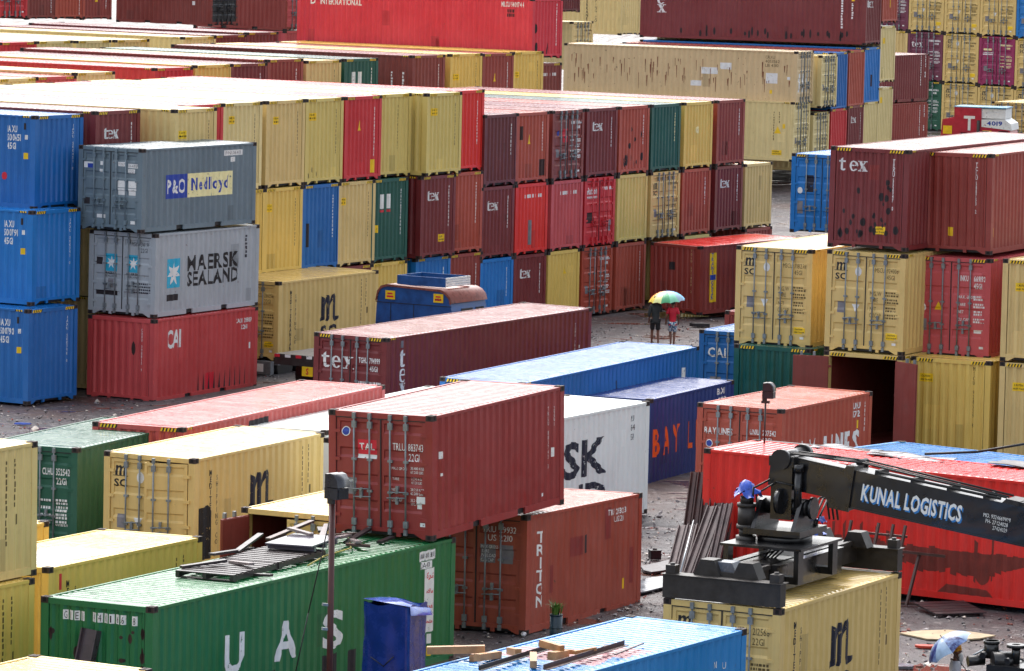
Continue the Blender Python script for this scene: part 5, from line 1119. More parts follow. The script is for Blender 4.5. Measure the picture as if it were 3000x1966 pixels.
for sx in (-1.1, .6):
    for sy in (-.74, .74): b.box(sx - .12, sx + .12, sy - .05, sy + .05, .2, .84); b.box(sx - .12, sx + .12, min(0, sy), max(0, sy), .2, .34)
b.box(.9, 2.3, .2, .9, .56, .78); b.build('spreader_frame', M_STEEL, X)
b = MB(); b.cyl((-.1, 0, 1.16), (-.1, 0, 1.34), .55, 20); b.box(-.75, .6, -.6, .6, 1.34, 1.46)
for sy in (-.42, .42): b.prism([(-.7, 1.46), (.5, 1.46), (.12, 1.98), (-.12, 2.02), (-.34, 1.98)], sy - .04, sy + .04, (0, 2, 1))
b.cyl((-.1, -.55, 1.86), (-.1, .55, 1.86), .17, 16); b.cyl((-.1, -.62, 1.86), (-.1, -.55, 1.86), .22, 16); b.build('rotator', M_STEEL, X, DZ_)
b = MB(); b.box(-.32, .20, -.22, .22, 1.62, 2.74); b.box(-.36, .24, -.26, .26, 2.66, 2.86); b.cyl((-.36, 0, 2.80), (.75, 0, 2.80), .15, 16); b.cyl((.62, 0, 2.80), (.78, 0, 2.80), .20, 16); b.cyl((-.42, 0, 2.80), (-.3, 0, 2.80), .2, 16)
b.cyl((-.34, -.05, 1.98), (-.34, .05, 1.98), .25, 16); b.build('boom_head', M_STEEL, X, DZ_)
b = MB(); b.cyl((-.34, -.36, 2.6), (-.34, -.36, 1.85), .075, 10); b.cyl((-.34, -.36, 2.72), (-.34, -.36, 2.58), .10, 10); b.build('damper_cylinder', M_STEEL, X, DZ_)
MB().cyl((-.34, -.36, 1.9), (-.30, -.34, 1.42), .035, 8).build('damper_rod', M_CHROME, X, DZ_)
b = MB()
for z0, z1, r_ in ((1.16, 1.28, .2), (1.28, 1.42, .14), (1.42, 1.5, .19), (1.5, 1.85, .17), (1.85, 1.92, .19), (1.92, 2.05, .13)): b.cyl((-.55, .62, z0), (-.55, .62, z1), r_, 12)
b.build('slewing_motor', M_STEELD, X, DZ_)
def rag(parent, c, s, seed):
    r = random.Random(seed); b = MB(); n = 9; P = []
    for j in range(n):
        for i in range(n):
            u, v = i / (n - 1) - .5, j / (n - 1) - .5
            P.append((c[0] + s * (u + .1 * r.uniform(-1, 1)), c[1] + s * (v + .1 * r.uniform(-1, 1)), c[2] + s * (.45 * math.exp(-5 * (u * u + v * v)) - .3 * (abs(u) + abs(v)) + .14 * r.uniform(-1, 1))))
    b.add(P, [(j * n + i, j * n + i + 1, (j + 1) * n + i + 1, (j + 1) * n + i) for j in range(n - 1) for i in range(n - 1)], 0, True)
    return b.build('plastic_wrap', M_TARPL, parent)
rag(X, (-.55, .62, 1.84), .46, 1); rag(X, (.5, -.5, 1.25), .22, 2); rag(X, (1.75, .2, .84), .42, 3)
# boom
BD = Vector((0, -1, -.128)).normalized(); BX_ = Vector((1, 0, 0)); BU = BX_.cross(BD) * 1.0
if BU.z < 0: BU = -BU
BM = Matrix.Translation((0, 0, 2.22)) @ Matrix((BD, BX_, BU)).transposed().to_4x4()   # local: x along boom, y = +X side, z up
b = MB(); b.box(-.3, 2.2, -.22, .22, -.30, .30); b.box(-.1, 1.8, -.19, .19, .30, .335); b.build('inner_boom', M_STEEL, X, BM)
b = MB(); b.box(1.42, 10.5, -.31, .31, -.36, .36); b.box(1.44, 10.5, -.33, .33, -.385, -.36)
b.prism([(1.02, -.30), (1.16, .18), (1.34, .42), (1.5, .44), (1.5, -.46), (1.1, -.46)], -.37, -.31, (0, 2, 1)); b.prism([(1.02, -.30), (1.16, .18), (1.34, .42), (1.5, .44), (1.5, -.46), (1.1, -.46)], .31, .37, (0, 2, 1)); b.box(1.30, 1.46, -.31, .31, -.46, .42)
b.build('outer_boom', M_STEEL, X, BM)
b = MB()
for q in (-.24, -.10, .14): b.tube([(.1, q, .40), (1.0, q, .47), (1.6, q, .52), (4.6, q, .46)], .022, 6)
for i in range(5): b.box(1.9 + i * .75, 1.96 + i * .75, -.3, .3, .36, .44)
b.cyl((1.5, -.2, .50), (1.5, .2, .50), .06, 8); b.tube([(1.9, -.27, .42), (3.2, -.27, .42), (4.5, -.27, .42)], .03, 6)
for k, q in enumerate((.27, .18, .10)): b.tube([(4.6 + .05 * k, q, .40), (5.2, q, .52), (6.0, q, .44), (7.0, q, .52), (8.5, q, .42)], .02, 5)
b.build('hydraulic_hose', M_RUB, X, BM)
b = MB()
for i in range(6): b.prism([(4.55 + i * .62, .362), (4.9 + i * .62, .362), (4.9 + i * .62, .45), (4.62 + i * .62, .45)], -.315, .2, (0, 2, 1))
b.build('boom_cleat', M_STEELD, X, BM)
def flat_text(st, size, fit, bold, mats, parent, M, name, dz=0.):
    V, F, w = gtext(st, size, bold, .8); k = fit / w; b = MB(); b.add([(a * k, q, dz) for a, q in V], F); return b.build(name, mats, parent, M)
# lettering plane: local x along boom, y up, z = out of the camera-facing side (-X of the frame)
TMx = BM @ Matrix(((1, 0, 0, 0), (0, 0, -1, -.3115), (0, 1, 0, 0), (0, 0, 0, 1)))
flat_text('KUNAL LOGISTICS', .30, 2.10, True, [plain('letter_blue', (38, 120, 190), .4, 0, .1)], X, TMx @ Matrix.Translation((1.73, -.205, 0)), 'lettering_shadow', .002)
flat_text('KUNAL LOGISTICS', .30, 2.10, True, [M_WHT], X, TMx @ Matrix.Translation((1.70, -.175, 0)), 'lettering', .004)
for i, (st, x_, fit) in enumerate((('MO. 9324669908', 4.22, .56), ('PH- 27424028', 4.28, .46), ('27424029', 4.44, .30))): flat_text(st, .075, fit, False, [M_WHT], X, TMx @ Matrix.Translation((x_, .02 - i * .105, 0)), 'number_lettering', .004)
b = MB(); b.tube([(-.1, .5, 1.2), (-.5, .45, 2.1), (-.34, .1, 2.35), (-.34, -.3, 2.3)], .018, 6); b.tube([(-.55, .5, 1.8), (-.75, .4, 2.25), (-.4, .2, 2.4)], .02, 6)
for i in range(4): b.tube([(-1.9, .05 + .07 * i, .60), (-1.5, .1, .68 + .03 * i), (-.9, .06 * i, .80), (-.3, .1 * i - .2, 1.12)], .018, 5); b.tube([(-2.5, -.2 + .1 * i, .48), (-2.2, -.3, .3 - .04 * i), (-1.7, -.28 + .03 * i, .42)], .018, 5)
for q in (0, .09, .18): b.tube([(.3, -.3 - q, 1.46), (.75, -.35 - q, 1.95), (1.0, -.4 - q, 1.98), (1.15, -.42 - q, 1.5)], .022, 6)
b.build('hose_bundle', M_RUB, X, DZ_)
MB().prism([(-.28, 0), (.28, 0), (.16, .26), (-.16, .26)], -2.72, -2.35, (1, 2, 0), 0, Matrix.Translation((0, .1, .48))).build('guard_plate', M_WETGREY, X)
# chassis with air cleaners, low at the right
b = MB(); b.box(-2.1, 1.5, -9.5, -4.9, -2.2, -1.12); b.box(-1.9, -.9, -6.2, -4.95, -1.12, -.86); b.box(-.8, 1.2, -9.2, -5.4, -.92, -.2); b.build('chassis', M_STEEL, X)
for nm, cx, cy, r_, z0, z1 in (('air_cleaner', -1.42, -4.86, .14, -.80, -.47), ('air_cleaner', -1.55, -5.40, .08, -.85, -.48)):
    b = MB(); b.cyl((cx, cy, z0), (cx, cy, z1), r_, 16); b.cyl((cx, cy, z1 - .06), (cx, cy, z1), r_ + (.015 if r_ > .1 else .10), 16); b.cyl((cx - .2, cy + .1, z0 + .05), (cx + .1, cy + .05, z0 + .08), .07, 10); b.build(nm, M_STEEL, X)
b = MB(); b.cyl((-1.72, -5.0, -.80), (-1.50, -5.30, -.80), .17, 16); b.cyl((-1.7, -4.5, -.86), (-1.5, -4.75, -.84), .1, 12); b.build('filter_drum', M_STEEL, X)
MB().tube([(-1.6, -4.5, -.8), (-1.45, -4.8, -.6), (-1.3, -5.1, -.7), (-1.1, -5.4, -.85)], .02, 6).build('air_hose', M_CHROME, X)
for sx in (-1.9, 1.1):
    for sy in (-5.4, -8.6): MB().cyl((sx - .25, sy, -1.75), (sx + .25, sy, -1.75), .78, 24).build('wheel', M_RUB, X)

# ------------------------------------------------------------ steel channels leaning on the red container
def lean(name, a, t, w, dpt, mat, label, cat='steel beam', group='steel beams leaning on the red container', ribs=2):
    """a = foot centre, t = top centre; a trough-shaped sheet pile"""
    a = Vector(a); t = Vector(t); d = (t - a); L = d.length; d.normalize(); side = Vector((.85, -.53, 0)); side = (side - d * side.dot(d)).normalized(); nrm = side.cross(d)
    if nrm.y > 0: nrm = -nrm
    M = Matrix.Translation(a) @ Matrix((side, nrm, d)).transposed().to_4x4(); b = MB(); h = w / 2
    b.box(-h, h, -.006, .006, 0, L)
    for i in range(ribs + 1): x = -h + w * i / ribs; b.box(x - .012, x + .012, -.006, dpt, 0, L)
    for i in range(ribs): x = -h + w * (i + .5) / ribs; b.box(x - w * .18 / ribs, x + w * .18 / ribs, .006, .03, 0, L)
    o = b.build(name, mat); o.matrix_world = M; return tag(o, label, cat, group)
lean('steel_beam', (4.25, 110.0, 0), (4.55, 110.95, 2.42), .60, .06, M_BEAM, 'widest brown steel beam at the left of the bundle leaning on the red container', ribs=3)
lean('steel_beam', (4.78, 110.1, 0), (5.30, 110.62, 2.50), .40, .06, M_BEAMG, 'dark upright steel beam leaning alone near the crane head', ribs=2)
lean('steel_beam', (4.62, 109.4, 0), (5.02, 110.3, 1.78), .42, .06, M_BEAM, 'brown steel beam behind the grey ones in the leaning bundle', ribs=2)
lean('steel_beam', (4.16, 108.4, 0), (4.86, 109.9, 1.75), .46, .07, M_BEAMG, 'grey steel beam in the middle of the leaning bundle, notched top', ribs=2)
lean('steel_beam', (4.62, 108.2, 0), (5.08, 109.6, 1.85), .26, .07, M_BEAMG, 'narrow grey steel beam at the right front of the leaning bundle', ribs=2)
lean('steel_beam', (3.82, 108.6, 0), (4.20, 109.9, 1.30), .46, .06, M_BEAMG, 'shortest steel beam at the lower left of the leaning bundle', ribs=2)
o = MB().cyl((0, 0, 0), (.44, 1.6, 1.45), .022, 8).build('metal_pipe', M_CHROME); o.matrix_world = TR(3.86, 107.9, .02); tag(o, 'thin pale pipe lying against the short steel beams', 'pipe')
# ladder rack behind the crane
b = MB()
for u in (0, .62, .95, 1.22): b.bar((u * .95, -u * .55, 0), (u * .95 + .35, -u * .55 + .3, 2.0), .06, .05)
for z in (.35, .85, 1.32, 1.75): b.bar((.06 + z * .17, z * .15, z), (1.25 + z * .17, -.68 + z * .15, z), .05, .05)
o = b.build('ladder', M_BEAM); o.matrix_world = TR(7.35, 105.9, 0); tag(o, 'rusty steel ladder leaning on the red container under the boom', 'ladder')
o = MB().cyl((0, 0, 0), (.02, .05, 1.9), .03, 8).build('metal_pole', M_GALV); o.matrix_world = TR(6.75, 105.9, .05); tag(o, 'thin pale upright pole before the rust stained red side', 'pole')
b = MB(); b.bar((0, 0, 0), (.28, .25, 1.15), .06, .06); b.bar((-.35, .35, 1.2), (.85, .1, 1.12), .07, .06); b.bar((-.4, .1, .03), (.5, 0, .03), .07, .05)
o = b.build('trestle', M_BEAM); o.matrix_world = TR(9.05, 106.9, 0); tag(o, 'thin steel trestle standing against the red container right of the crane', 'trestle')
b = MB()
for i in range(5): b.box(-.62, .62, -.62 + i * .25, -.40 + i * .25, .06, .085)
for u in (-.5, 0, .5): b.box(u - .04, u + .04, -.62, .62, 0, .06)
o = b.build('slatted_platform', M_WOODD); o.matrix_world = TR(9.95, 106.1, .02, 20) @ Matrix.Rotation(R(4), 4, 'X'); tag(o, 'flat wooden panel lying on the ground before the red container', 'panel')
# sheets on the red container's roof
def sheet(x, y, z, w, d, rz, mat, label, tilt=2.):
    b = MB(); n = 7; r = random.Random(int(x * 100)); P = []
    for j in range(n):
        for i in range(n): P.append(((i / (n - 1) - .5) * w, (j / (n - 1) - .5) * d, .02 * math.sin(i * 1.3 + j) + r.uniform(0, .012)))
    m = n * n; P += [(p[0], p[1], p[2] - .018) for p in P]
    q = [(j * n + i, j * n + i + 1, (j + 1) * n + i + 1, (j + 1) * n + i) for j in range(n - 1) for i in range(n - 1)]
    e = [(i, i + 1) for i in range(n - 1)] + [((n - 1) * n + i, (n - 1) * n + i + 1) for i in range(n - 1)] + [(j * n, j * n + n) for j in range(n - 1)] + [(j * n + n - 1, j * n + 2 * n - 1) for j in range(n - 1)]
    b.add(P, q + [tuple(k + m for k in f) for f in q] + [(a, c, c + m, a + m) for a, c in e]); o = b.build('plywood_sheet', mat); o.matrix_world = TR(x, y, z, rz) @ Matrix.Rotation(R(tilt), 4, 'Y'); return tag(o, label, 'sheet', 'dark sheets on the red container roof')
M_SHEET = plain('wet_sheet', (70, 70, 78), .18, 0, .3, 3)
sheet(7.9, 111.6, 2.97, 1.5, 1.0, -30, M_SHEET, 'dark warped sheet on the red roof nearest the lamp')
sheet(9.35, 110.3, 2.98, 1.9, .95, -28, M_SHEET, 'flat grey sheet in the middle of the red roof')
sheet(12.3, 108.7, 2.98, 2.6, .8, -32, M_WOODD, 'brown sheet at the right edge of the red roof')
o = MB().bar((0, 0, 0), (2.6, -1.45, 0), .12, .05).build('roof_plank', M_WOODD); o.matrix_world = TR(5.9, 113.2, 2.93); tag(o, 'long dark plank along the back edge of the red roof', 'plank')
pts = [(0, 0, 0), (1.2, -.2, .1), (2.4, -.1, .32), (3.2, .25, .62)]
o = MB().tube(pts, .03, 7).build('bent_pipe', M_RUB); o.matrix_world = TR(9.7, 110.9, 2.98); tag(o, 'thin curved dark pipe rising from the blue roof at the right', 'pipe')
b = MB(); b.tube([(.5 * math.cos(a * .42), .36 * math.sin(a * .42), .02 * math.sin(a)) for a in range(16)], .02, 6)
o = b.build('red_ring', plain('ring_red', (170, 26, 40), .4)); o.matrix_world = TR(6.65, 111.0, 2.93); tag(o, 'thin dark red ring lying on the bright red roof', 'ring')

# ------------------------------------------------------------ lamps
def floodlight(parent, M, s=1.):
    b = MB(); n = 8; prof_ = [(0, .30), (.10, .33), (.22, .30), (.32, .18), (.36, 0)]
    P = [(x * s, sy * .22 * s, z * s) for x, z in prof_ for sy in (-1, 1)]
    b.add(P, [(2 * i, 2 * i + 1, 2 * i + 3, 2 * i + 2) for i in range(len(prof_) - 1)], 0, True)
    b.box(-.08 * s, .33 * s, -.20 * s, .20 * s, -.28 * s, -.02 * s); b.box(-.06 * s, .02 * s, -.21 * s, .21 * s, -.02 * s, .31 * s)
    for sy in (-1, 1): b.add([(x * s, sy * .22 * s, z * s) for x, z in prof_] + [(0, sy * .22 * s, 0)], [tuple(range(len(prof_) + 1))])
    h = b.build('lamp_head', M_LAMP, parent, M)
    MB().box(.33 * s, .345 * s, -.17 * s, .17 * s, -.26 * s, -.04 * s).build('lamp_glass', M_GLASS, h)
    MB().box(-.12 * s, .05 * s, -.05 * s, .05 * s, -.42 * s, -.25 * s).build('bracket', M_STEELD, h)
t = empty('floodlight_pole', TR(-3.22, 86.9, 0), 'rust brown lamp post with step pegs in front of the green container', 'lamp post')
b = MB(); b.cyl((.02, 0, -.1), (.0, 0, 4.62), .062, 10, 0, .055); b.build('pole', M_POLE, t)
for z in (.3, 1.35, 2.3, 2.75): MB().bar((-.02, 0, z), (-.14, -.06, z + .02), .06, .05).build('step_peg', M_GALV, t)
floodlight(t, TR(.0, .0, 4.95, -40), .78)
o = MB().tube([(0, 0, 4.3), (-.35, .1, 2.6), (-.62, .2, 1.2), (-1.0, .4, -.1)], .012, 5).build('cable', M_RUB); o.matrix_world = TR(-3.27, 86.8, 0); tag(o, 'thin black cable sagging from the rust brown lamp post', 'cable')
t = empty('floodlight', TR(6.02, 112.2, 2.82), 'small floodlight on a thin stand above the bright red roof', 'floodlight')
b = MB(); b.cyl((0, 0, 0), (.0, 0, 1.15), .022, 8); b.box(-.12, .12, -.09, .09, 0, .16); b.box(-.1, .1, -.03, .03, 1.12, 1.18); b.build('stand', M_STEELD, t)
floodlight(t, TR(0, 0, 1.42, -20), .62)

# ------------------------------------------------------------ tarpaulin booth, drum with plant, foreground scraps
def tarp_booth():
    b = MB(); n = 40; rows = 14; r = random.Random(8); hx, hy, H = .36, .50, 2.18; P = []
    for j in range(rows + 1):
        v = j / rows
        for i in range(n):
            a = i / n * 4; k = int(a); f = a - k
            c = [(-hx, -hy), (hx, -hy), (hx, hy), (-hx, hy), (-hx, -hy)]; x = c[k][0] + (c[k + 1][0] - c[k][0]) * f; y = c[k][1] + (c[k + 1][1] - c[k][1]) * f
            fl = 1 + .10 * (1 - v) ** 1.6 + (1 - v) * .06 * math.sin(i * 1.1 + 2 * v) + .02 * r.uniform(-1, 1) - .05 * math.sin(math.pi * v)
            P.append((x * fl, y * fl, v * H + (.03 * math.sin(i * .9) if j == rows else 0)))
    b.add(P, [(j * n + i, j * n + (i + 1) % n, (j + 1) * n + (i + 1) % n, (j + 1) * n + i) for j in range(rows) for i in range(n)], 0, True)
    b.add([(-hx * 1.08, -hy * 1.04, H + .01), (hx * 1.05, -hy * 1.1, H - .10), (hx * 1.05, hy * 1.06, H + .02), (-hx, hy * 1.08, H + .08), (0, 0, H + .10), (hx * 1.14, -hy * 1.2, H - .24), (hx * 1.1, hy * 1.1, H - .16), (-hx * 1.14, -hy * 1.1, H - .16)], [(0, 1, 4), (1, 2, 4), (2, 3, 4), (3, 0, 4), (1, 5, 6, 2), (0, 7, 5, 1)], 1, True)
    t = empty('covered_cabinet', TR(-2.12, 91.15, 0, 63.5), 'tall box wrapped in dark blue tarpaulin against the green container', 'cabinet')
    b.build('tarpaulin', [M_TARP, plain('tarp_top', (44, 84, 170), .2, 0, .4, 5, .4)], t)
    for k in (0, 1): MB().tube([(-.42, -.2 + .4 * k, 1.2 - .5 * k), (-.45, 0, 1.0 - .5 * k), (-.42, .3, 1.15 - .5 * k)], .012, 5).build('rope', M_RUB, t)
tarp_booth()
t = empty('drum_planter', TR(1.06, 98.75, 0, 0), 'dark blue drum with grass growing from its top beside the patched orange brown container', 'drum')
b = MB(); b.cyl((0, 0, 0), (0, 0, .86), .135, 20)
for z in (.03, .3, .58, .85): b.cyl((0, 0, z - .012), (0, 0, z + .012), .142, 20)
b.build('drum', plain('drum_blue', (24, 52, 66), .35, 0, .5, 4), t)
M_LEAF = plain('grass_green', (74, 116, 40), .5, 0, .45, 6)
def tuft(n, s, seed, spread=.12):
    r = random.Random(seed); b = MB()
    for _ in range(n):
        a = r.uniform(0, 6.28); d = r.uniform(0, spread); l = s * r.uniform(.5, 1.1); ln = r.uniform(.15, .9); x, y = d * math.cos(a), d * math.sin(a); w = .006 + .006 * r.random(); q = a + r.uniform(-.6, .6)
        m = (x + l * .5 * ln * .4 * math.cos(q), y + l * .5 * ln * .4 * math.sin(q), l * .55); e = (x + l * ln * .6 * math.cos(q), y + l * ln * .6 * math.sin(q), l * (1 - .35 * ln)); sx, sy = -w * math.sin(q), w * math.cos(q)
        b.add([(x - sx, y - sy, 0), (x + sx, y + sy, 0), (m[0] + sx * 1.3, m[1] + sy * 1.3, m[2]), (m[0] - sx * 1.3, m[1] - sy * 1.3, m[2]), e], [(0, 1, 2, 3), (3, 2, 4)])
    return b
tag(tuft(90, .36, 2).build('grass_tuft', M_LEAF, t, Matrix.Translation((0, 0, .84))))
for i, (x, y, s_) in enumerate(((.55, 99.4, .16), (1.35, 99.6, .18), (.1, 96.2, .14), (-1.3, 92.6, .16), (-.6, 95.8, .12))):
    o = tuft(40, s_, 20 + i, .2).build('weed', M_LEAF); o.location = (x, y, 0); tag(o, ('low weeds just left of the blue drum', 'leafy weeds right of the blue drum', 'weeds at the edge of the light blue roof', 'weeds under the green container corner', 'thin weeds on the dark ground below the orange brown doors')[i], 'weed', 'weeds by the containers')
M_LITW = plain('white_litter', (200, 200, 205), .45, 0, .3); M_LITR = plain('red_litter', (190, 62, 40), .5, 0, .4)
r = random.Random(12)
for i in range(16):
    x, y = r.uniform(.25, 1.9), r.uniform(99.2, 101.3); s_ = r.uniform(.03, .09); b = MB(); b.sphere((0, 0, s_ * .4), s_, 6, 4, 0, (1, .7, .5)); o = b.build('litter', r.choice([M_LITW, M_GRYM, M_LITW])); o.matrix_world = TR(x, y, 0, r.uniform(0, 180)); tag(o, kind='thing'); tag(o, 'small piece of pale litter at the foot of the patched orange brown container', 'litter', 'litter along the orange brown container')
def slab(x, y, z, w, d, h, rz, mat, name, label, cat, group=None, tilt=0.):
    b = MB(); r = random.Random(int(1000 * x)); n = 9; pl = [(w / 2 * math.cos(a * 6.283 / n) * r.uniform(.75, 1.1), d / 2 * math.sin(a * 6.283 / n) * r.uniform(.75, 1.1)) for a in range(n)]
    b.prism(pl, 0, h); o = b.build(name, mat); o.matrix_world = TR(x, y, z, rz) @ Matrix.Rotation(R(tilt), 4, 'Y'); return tag(o, label, cat, group)
slab(-.02, 98.3, .01, .8, .5, .03, 20, M_LITR, 'red_plastic', 'crumpled red plastic on the dark ground beside the light blue roof', 'litter')
slab(9.6, 102.6, -.01, 2.0, 1.5, .03, 5, plain('pale_sand', (168, 150, 120), .7), 'sand_patch', 'pale patch of spilled sand on the ground before the red container', 'sand')
slab(9.05, 100.9, .0, .75, .3, .05, -4, M_LITR, 'red_scrap', 'red scrap strip on the ground near the pale sand', 'scrap')
slab(10.35, 97.4, .0, .55, .2, .04, -14, M_LITR, 'red_scrap', 'orange red scrap strip on the ground right of the umbrella', 'scrap')
slab(7.6, 91.6, .0, .5, .12, .03, -12, M_WOODG, 'wood_scrap', 'grey stick on the ground left of the man with the umbrella', 'scrap')
slab(7.35, 93.9, .0, .26, .2, .08, 12, plain('tan_stone', (176, 120, 96), .6), 'tan_stone', 'tan stone beside the held yellow container', 'stone')
slab(8.2, 98.2, .0, .8, .5, .06, -12, M_WETGREY, 'flat_stone', 'flat grey slab among the rubble above the umbrella', 'stone')
slab(3.45, 109.2, .01, 1.1, 4.6, .03, -28, plain('wet_plate', (86, 86, 94), .12, 0, .35, 2), 'steel_plate', 'wet flat plate on the ground left of the leaning beams', 'plate')
slab(3.7, 111.9, .01, .9, 2.2, .05, -20, M_WOODD, 'broken_board', 'dark broken board on the ground behind the wet plate', 'board')
o = MB().box(-.13, .13, -.11, .11, 0, .2).box(-.14, .14, -.12, .12, .2, .225).box(-.05, .05, -.02, .02, .225, .26).build('black_box', M_BLK); o.matrix_world = TR(3.54, 113.4, 0, 15); tag(o, 'small black battery box on the wet ground left of the beams', 'box')
slab(5.75, 166.3, .01, .95, .35, .03, 0, M_TARPL, 'blue_plastic', 'strip of blue plastic on the ground right of the couple', 'litter')
slab(3.0, 160.5, .01, .5, .2, .06, 0, M_BLK, 'tyre_scrap', 'dark scrap lying by the puddle left of the couple', 'scrap')
slab(6.9, 174.6, 0, .8, .4, .12, 0, M_DARK, 'black_bag', 'black bag on the ground behind the couple', 'bag')
slab(-14.2, 138.3, .01, .5, .3, .03, 0, M_TARPL, 'blue_plastic', 'scrap of blue plastic on the ground before the blue stack', 'litter')
# beam leaning on the green container's end
UA = Matrix.Translation((-4.87, 93.275, 0)) @ Matrix.Rotation(R(63.511), 4, 'Z')
b = MB(); b.box(-.16, .16, -.007, .007, 0, 2.1); b.box(-.175, -.15, -.09, .09, 0, 2.1); b.box(.15, .175, -.09, .09, 0, 2.1)
o = b.build('steel_girder', [plain('girder', (70, 60, 66), .35, 0, .4)]); o.matrix_world = UA @ Matrix.Translation((-6.55, .28, 0)) @ Matrix.Rotation(R(12), 4, 'Y') @ Matrix.Rotation(R(90), 4, 'Z') @ Matrix.Rotation(R(-5), 4, 'Y'); tag(o, 'rusty girder leaning on the end of the green container', 'girder')
# pallets and planks on the green roof (roof frame: x along from the near end, y from the near side)
def on_green(u, v, z=0., rz=0.): return UA @ Matrix.Translation((u - 6.096, v - 1.219, 2.54 + (u - 6) * -.0052 + z)) @ Matrix.Rotation(R(rz), 4, 'Z')
def pallet(M, label, rx=0.):
    t = empty('pallet', M @ Matrix.Rotation(R(rx), 4, 'X'), label, 'pallet', 'pallets on the green container roof')
    b = MB()
    for i in range(9): b.box(-1.05 + i * .24, -.90 + i * .24, -.62, .62, .115, .14)
    b.build('deck_board', M_WOODD, t); b = MB()
    for y in (-.58, 0, .58): b.box(-1.05, 1.05, y - .04, y + .04, .02, .115)
    b.build('stringer', M_WOODD, t); b = MB()
    for x in (-.95, 0, .95): b.box(x - .07, x + .07, -.62, .62, 0, .02)
    b.build('bottom_board', M_WOODD, t)
pallet(on_green(4.75, 1.15, .0, 4), 'slatted dark pallet at the near end of the pile on the green roof')
pallet(on_green(6.75, 1.25, .02, 3), 'slatted dark pallet in the middle of the pile on the green roof')
b = MB(); b.box(-.8, .8, -.5, .5, 0, .03)
for x in (-.6, 0, .6): b.box(x - .05, x + .05, -.5, .5, -.1, 0)
o = b.build('wooden_board', plain('board_wet', (88, 84, 96), .15, 0, .3, 3)); o.matrix_world = on_green(7.9, 1.25, .28, 8); tag(o, 'flat smooth board on top of the pallets on the green roof', 'board')
planks = [(6.2, 1.9, .18, 2.2, 8, M_WOODD, 'dark plank across the far side of the pallets'), (7.2, 2.1, .22, 1.8, 14, M_WOODD, 'dark plank behind the smooth board'), (5.0, 1.0, .16, .8, 60, M_WOODG, 'short grey plank lying across the near pallet'), (4.4, 1.5, .17, 1.0, -30, M_WOODD, 'short dark plank on the near pallet'), (4.6, .28, .03, .4, 80, M_WOODD, 'small loose block beside the near pallet'), (9.3, 1.55, .24, 1.7, 24, M_WOODG, 'pale plank rising from the heap behind the lamp post'), (9.1, 1.15, .2, 1.9, 12, M_WOODG, 'long pale plank low in the heap behind the lamp post'), (8.9, 2.1, .3, 2.0, 3, M_BEAM, 'brown plank along the far side of the heap'), (9.9, 1.7, .12, 1.6, -8, M_BEAM, 'brown plank under the lifted red brown container'), (10.3, 1.3, .1, 1.5, 10, M_WOODD, 'dark plank at the right end of the heap'), (9.6, 1.0, .1, .9, 40, M_WOODG, 'short pale plank at the front of the heap'), (8.6, 1.7, .34, .7, 70, M_WOODG, 'short pale offcut standing in the heap'), (9.3, .75, .06, .5, -60, M_BEAM, 'reddish offcut hanging out of the heap'), (10.6, .8, .03, .6, 0, M_WOODD, 'thin dark stick at the right on the green roof'), (10.0, 2.0, .2, 1.2, 30, M_WOODD, 'dark plank slanting at the back of the heap')]
for i, (u, v, z, l_, rz, m, lb) in enumerate(planks):
    o = MB().box(-l_ / 2, l_ / 2, -.06, .06, 0, .05).build('plank', m); o.matrix_world = on_green(u, v, z, rz) @ Matrix.Rotation(R((-1) ** i * 4), 4, 'Y'); tag(o, lb, 'plank', 'planks on the green container roof')
b = MB(); b.tube([(0, 0, 0), (1.2, .2, .03), (2.6, .25, .02), (3.9, .9, .02)], .018, 5); o = b.build('yellow_rope', plain('rope_yellow', (150, 140, 70), .7)); o.matrix_world = on_green(6.4, .3, .03, 4); tag(o, 'yellowish rope lying along the near edge of the green roof', 'rope')
# timber on the light blue roof
BL = Matrix.Translation((.3, 81.414, 0)) @ Matrix.Rotation(R(60.176), 4, 'Z')
def on_blue(u, v, z=0., rz=0.): return BL @ Matrix.Translation((u - 6.096, v - 1.219, 2.62 + z)) @ Matrix.Rotation(R(rz), 4, 'Z')
tb = [(5.9, 2.42, .10, 1.0, -62, .13, M_WOODL, 'fat fresh timber at the upper left of the light blue roof'), (6.1, 1.9, .02, 1.0, 8, .12, M_WOODL, 'fresh timber lying flat behind the fat one'), (6.3, 2.25, .0, .8, 20, .1, M_WOODL, 'thin fresh timber at the back of the light blue roof'), (6.75, 1.75, .03, .45, 50, .12, M_WOODL, 'short fresh offcut right of the first heap'), (6.2, 1.05, .03, .75, 30, .12, M_WOODL, 'fresh timber in front of the steel angle'), (6.9, .95, .02, .7, 8, .14, M_WOODL, 'stub of fresh timber in the second heap'), (7.1, 1.2, .14, .55, 70, .12, M_WOODL, 'fresh block resting on the second heap'), (7.5, 1.05, .02, .6, -40, .08, M_WOODL, 'thin offcut at the right of the second heap'), (7.4, .7, .10, .5, -20, .06, M_WOODL, 'little offcut by the brown angle')]
for i, (u, v, z, l_, rz, w_, m, lb) in enumerate(tb):
    o = MB().box(-l_ / 2, l_ / 2, -w_ / 2, w_ / 2, 0, w_).build('timber', m); o.matrix_world = on_blue(u, v, z + .01, rz) @ Matrix.Rotation(R(5 if i % 2 else -3), 4, 'Y'); tag(o, lb, 'timber', 'timber on the light blue roof')
o = MB().box(-1.6, 1.6, -.05, .05, 0, .012).box(-1.6, 1.6, .04, .05, 0, .09).build('steel_angle', M_BEAM); o.matrix_world = on_blue(7.2, .55, .06, 3); tag(o, 'long brown steel angle near the edge of the light blue roof', 'steel angle')
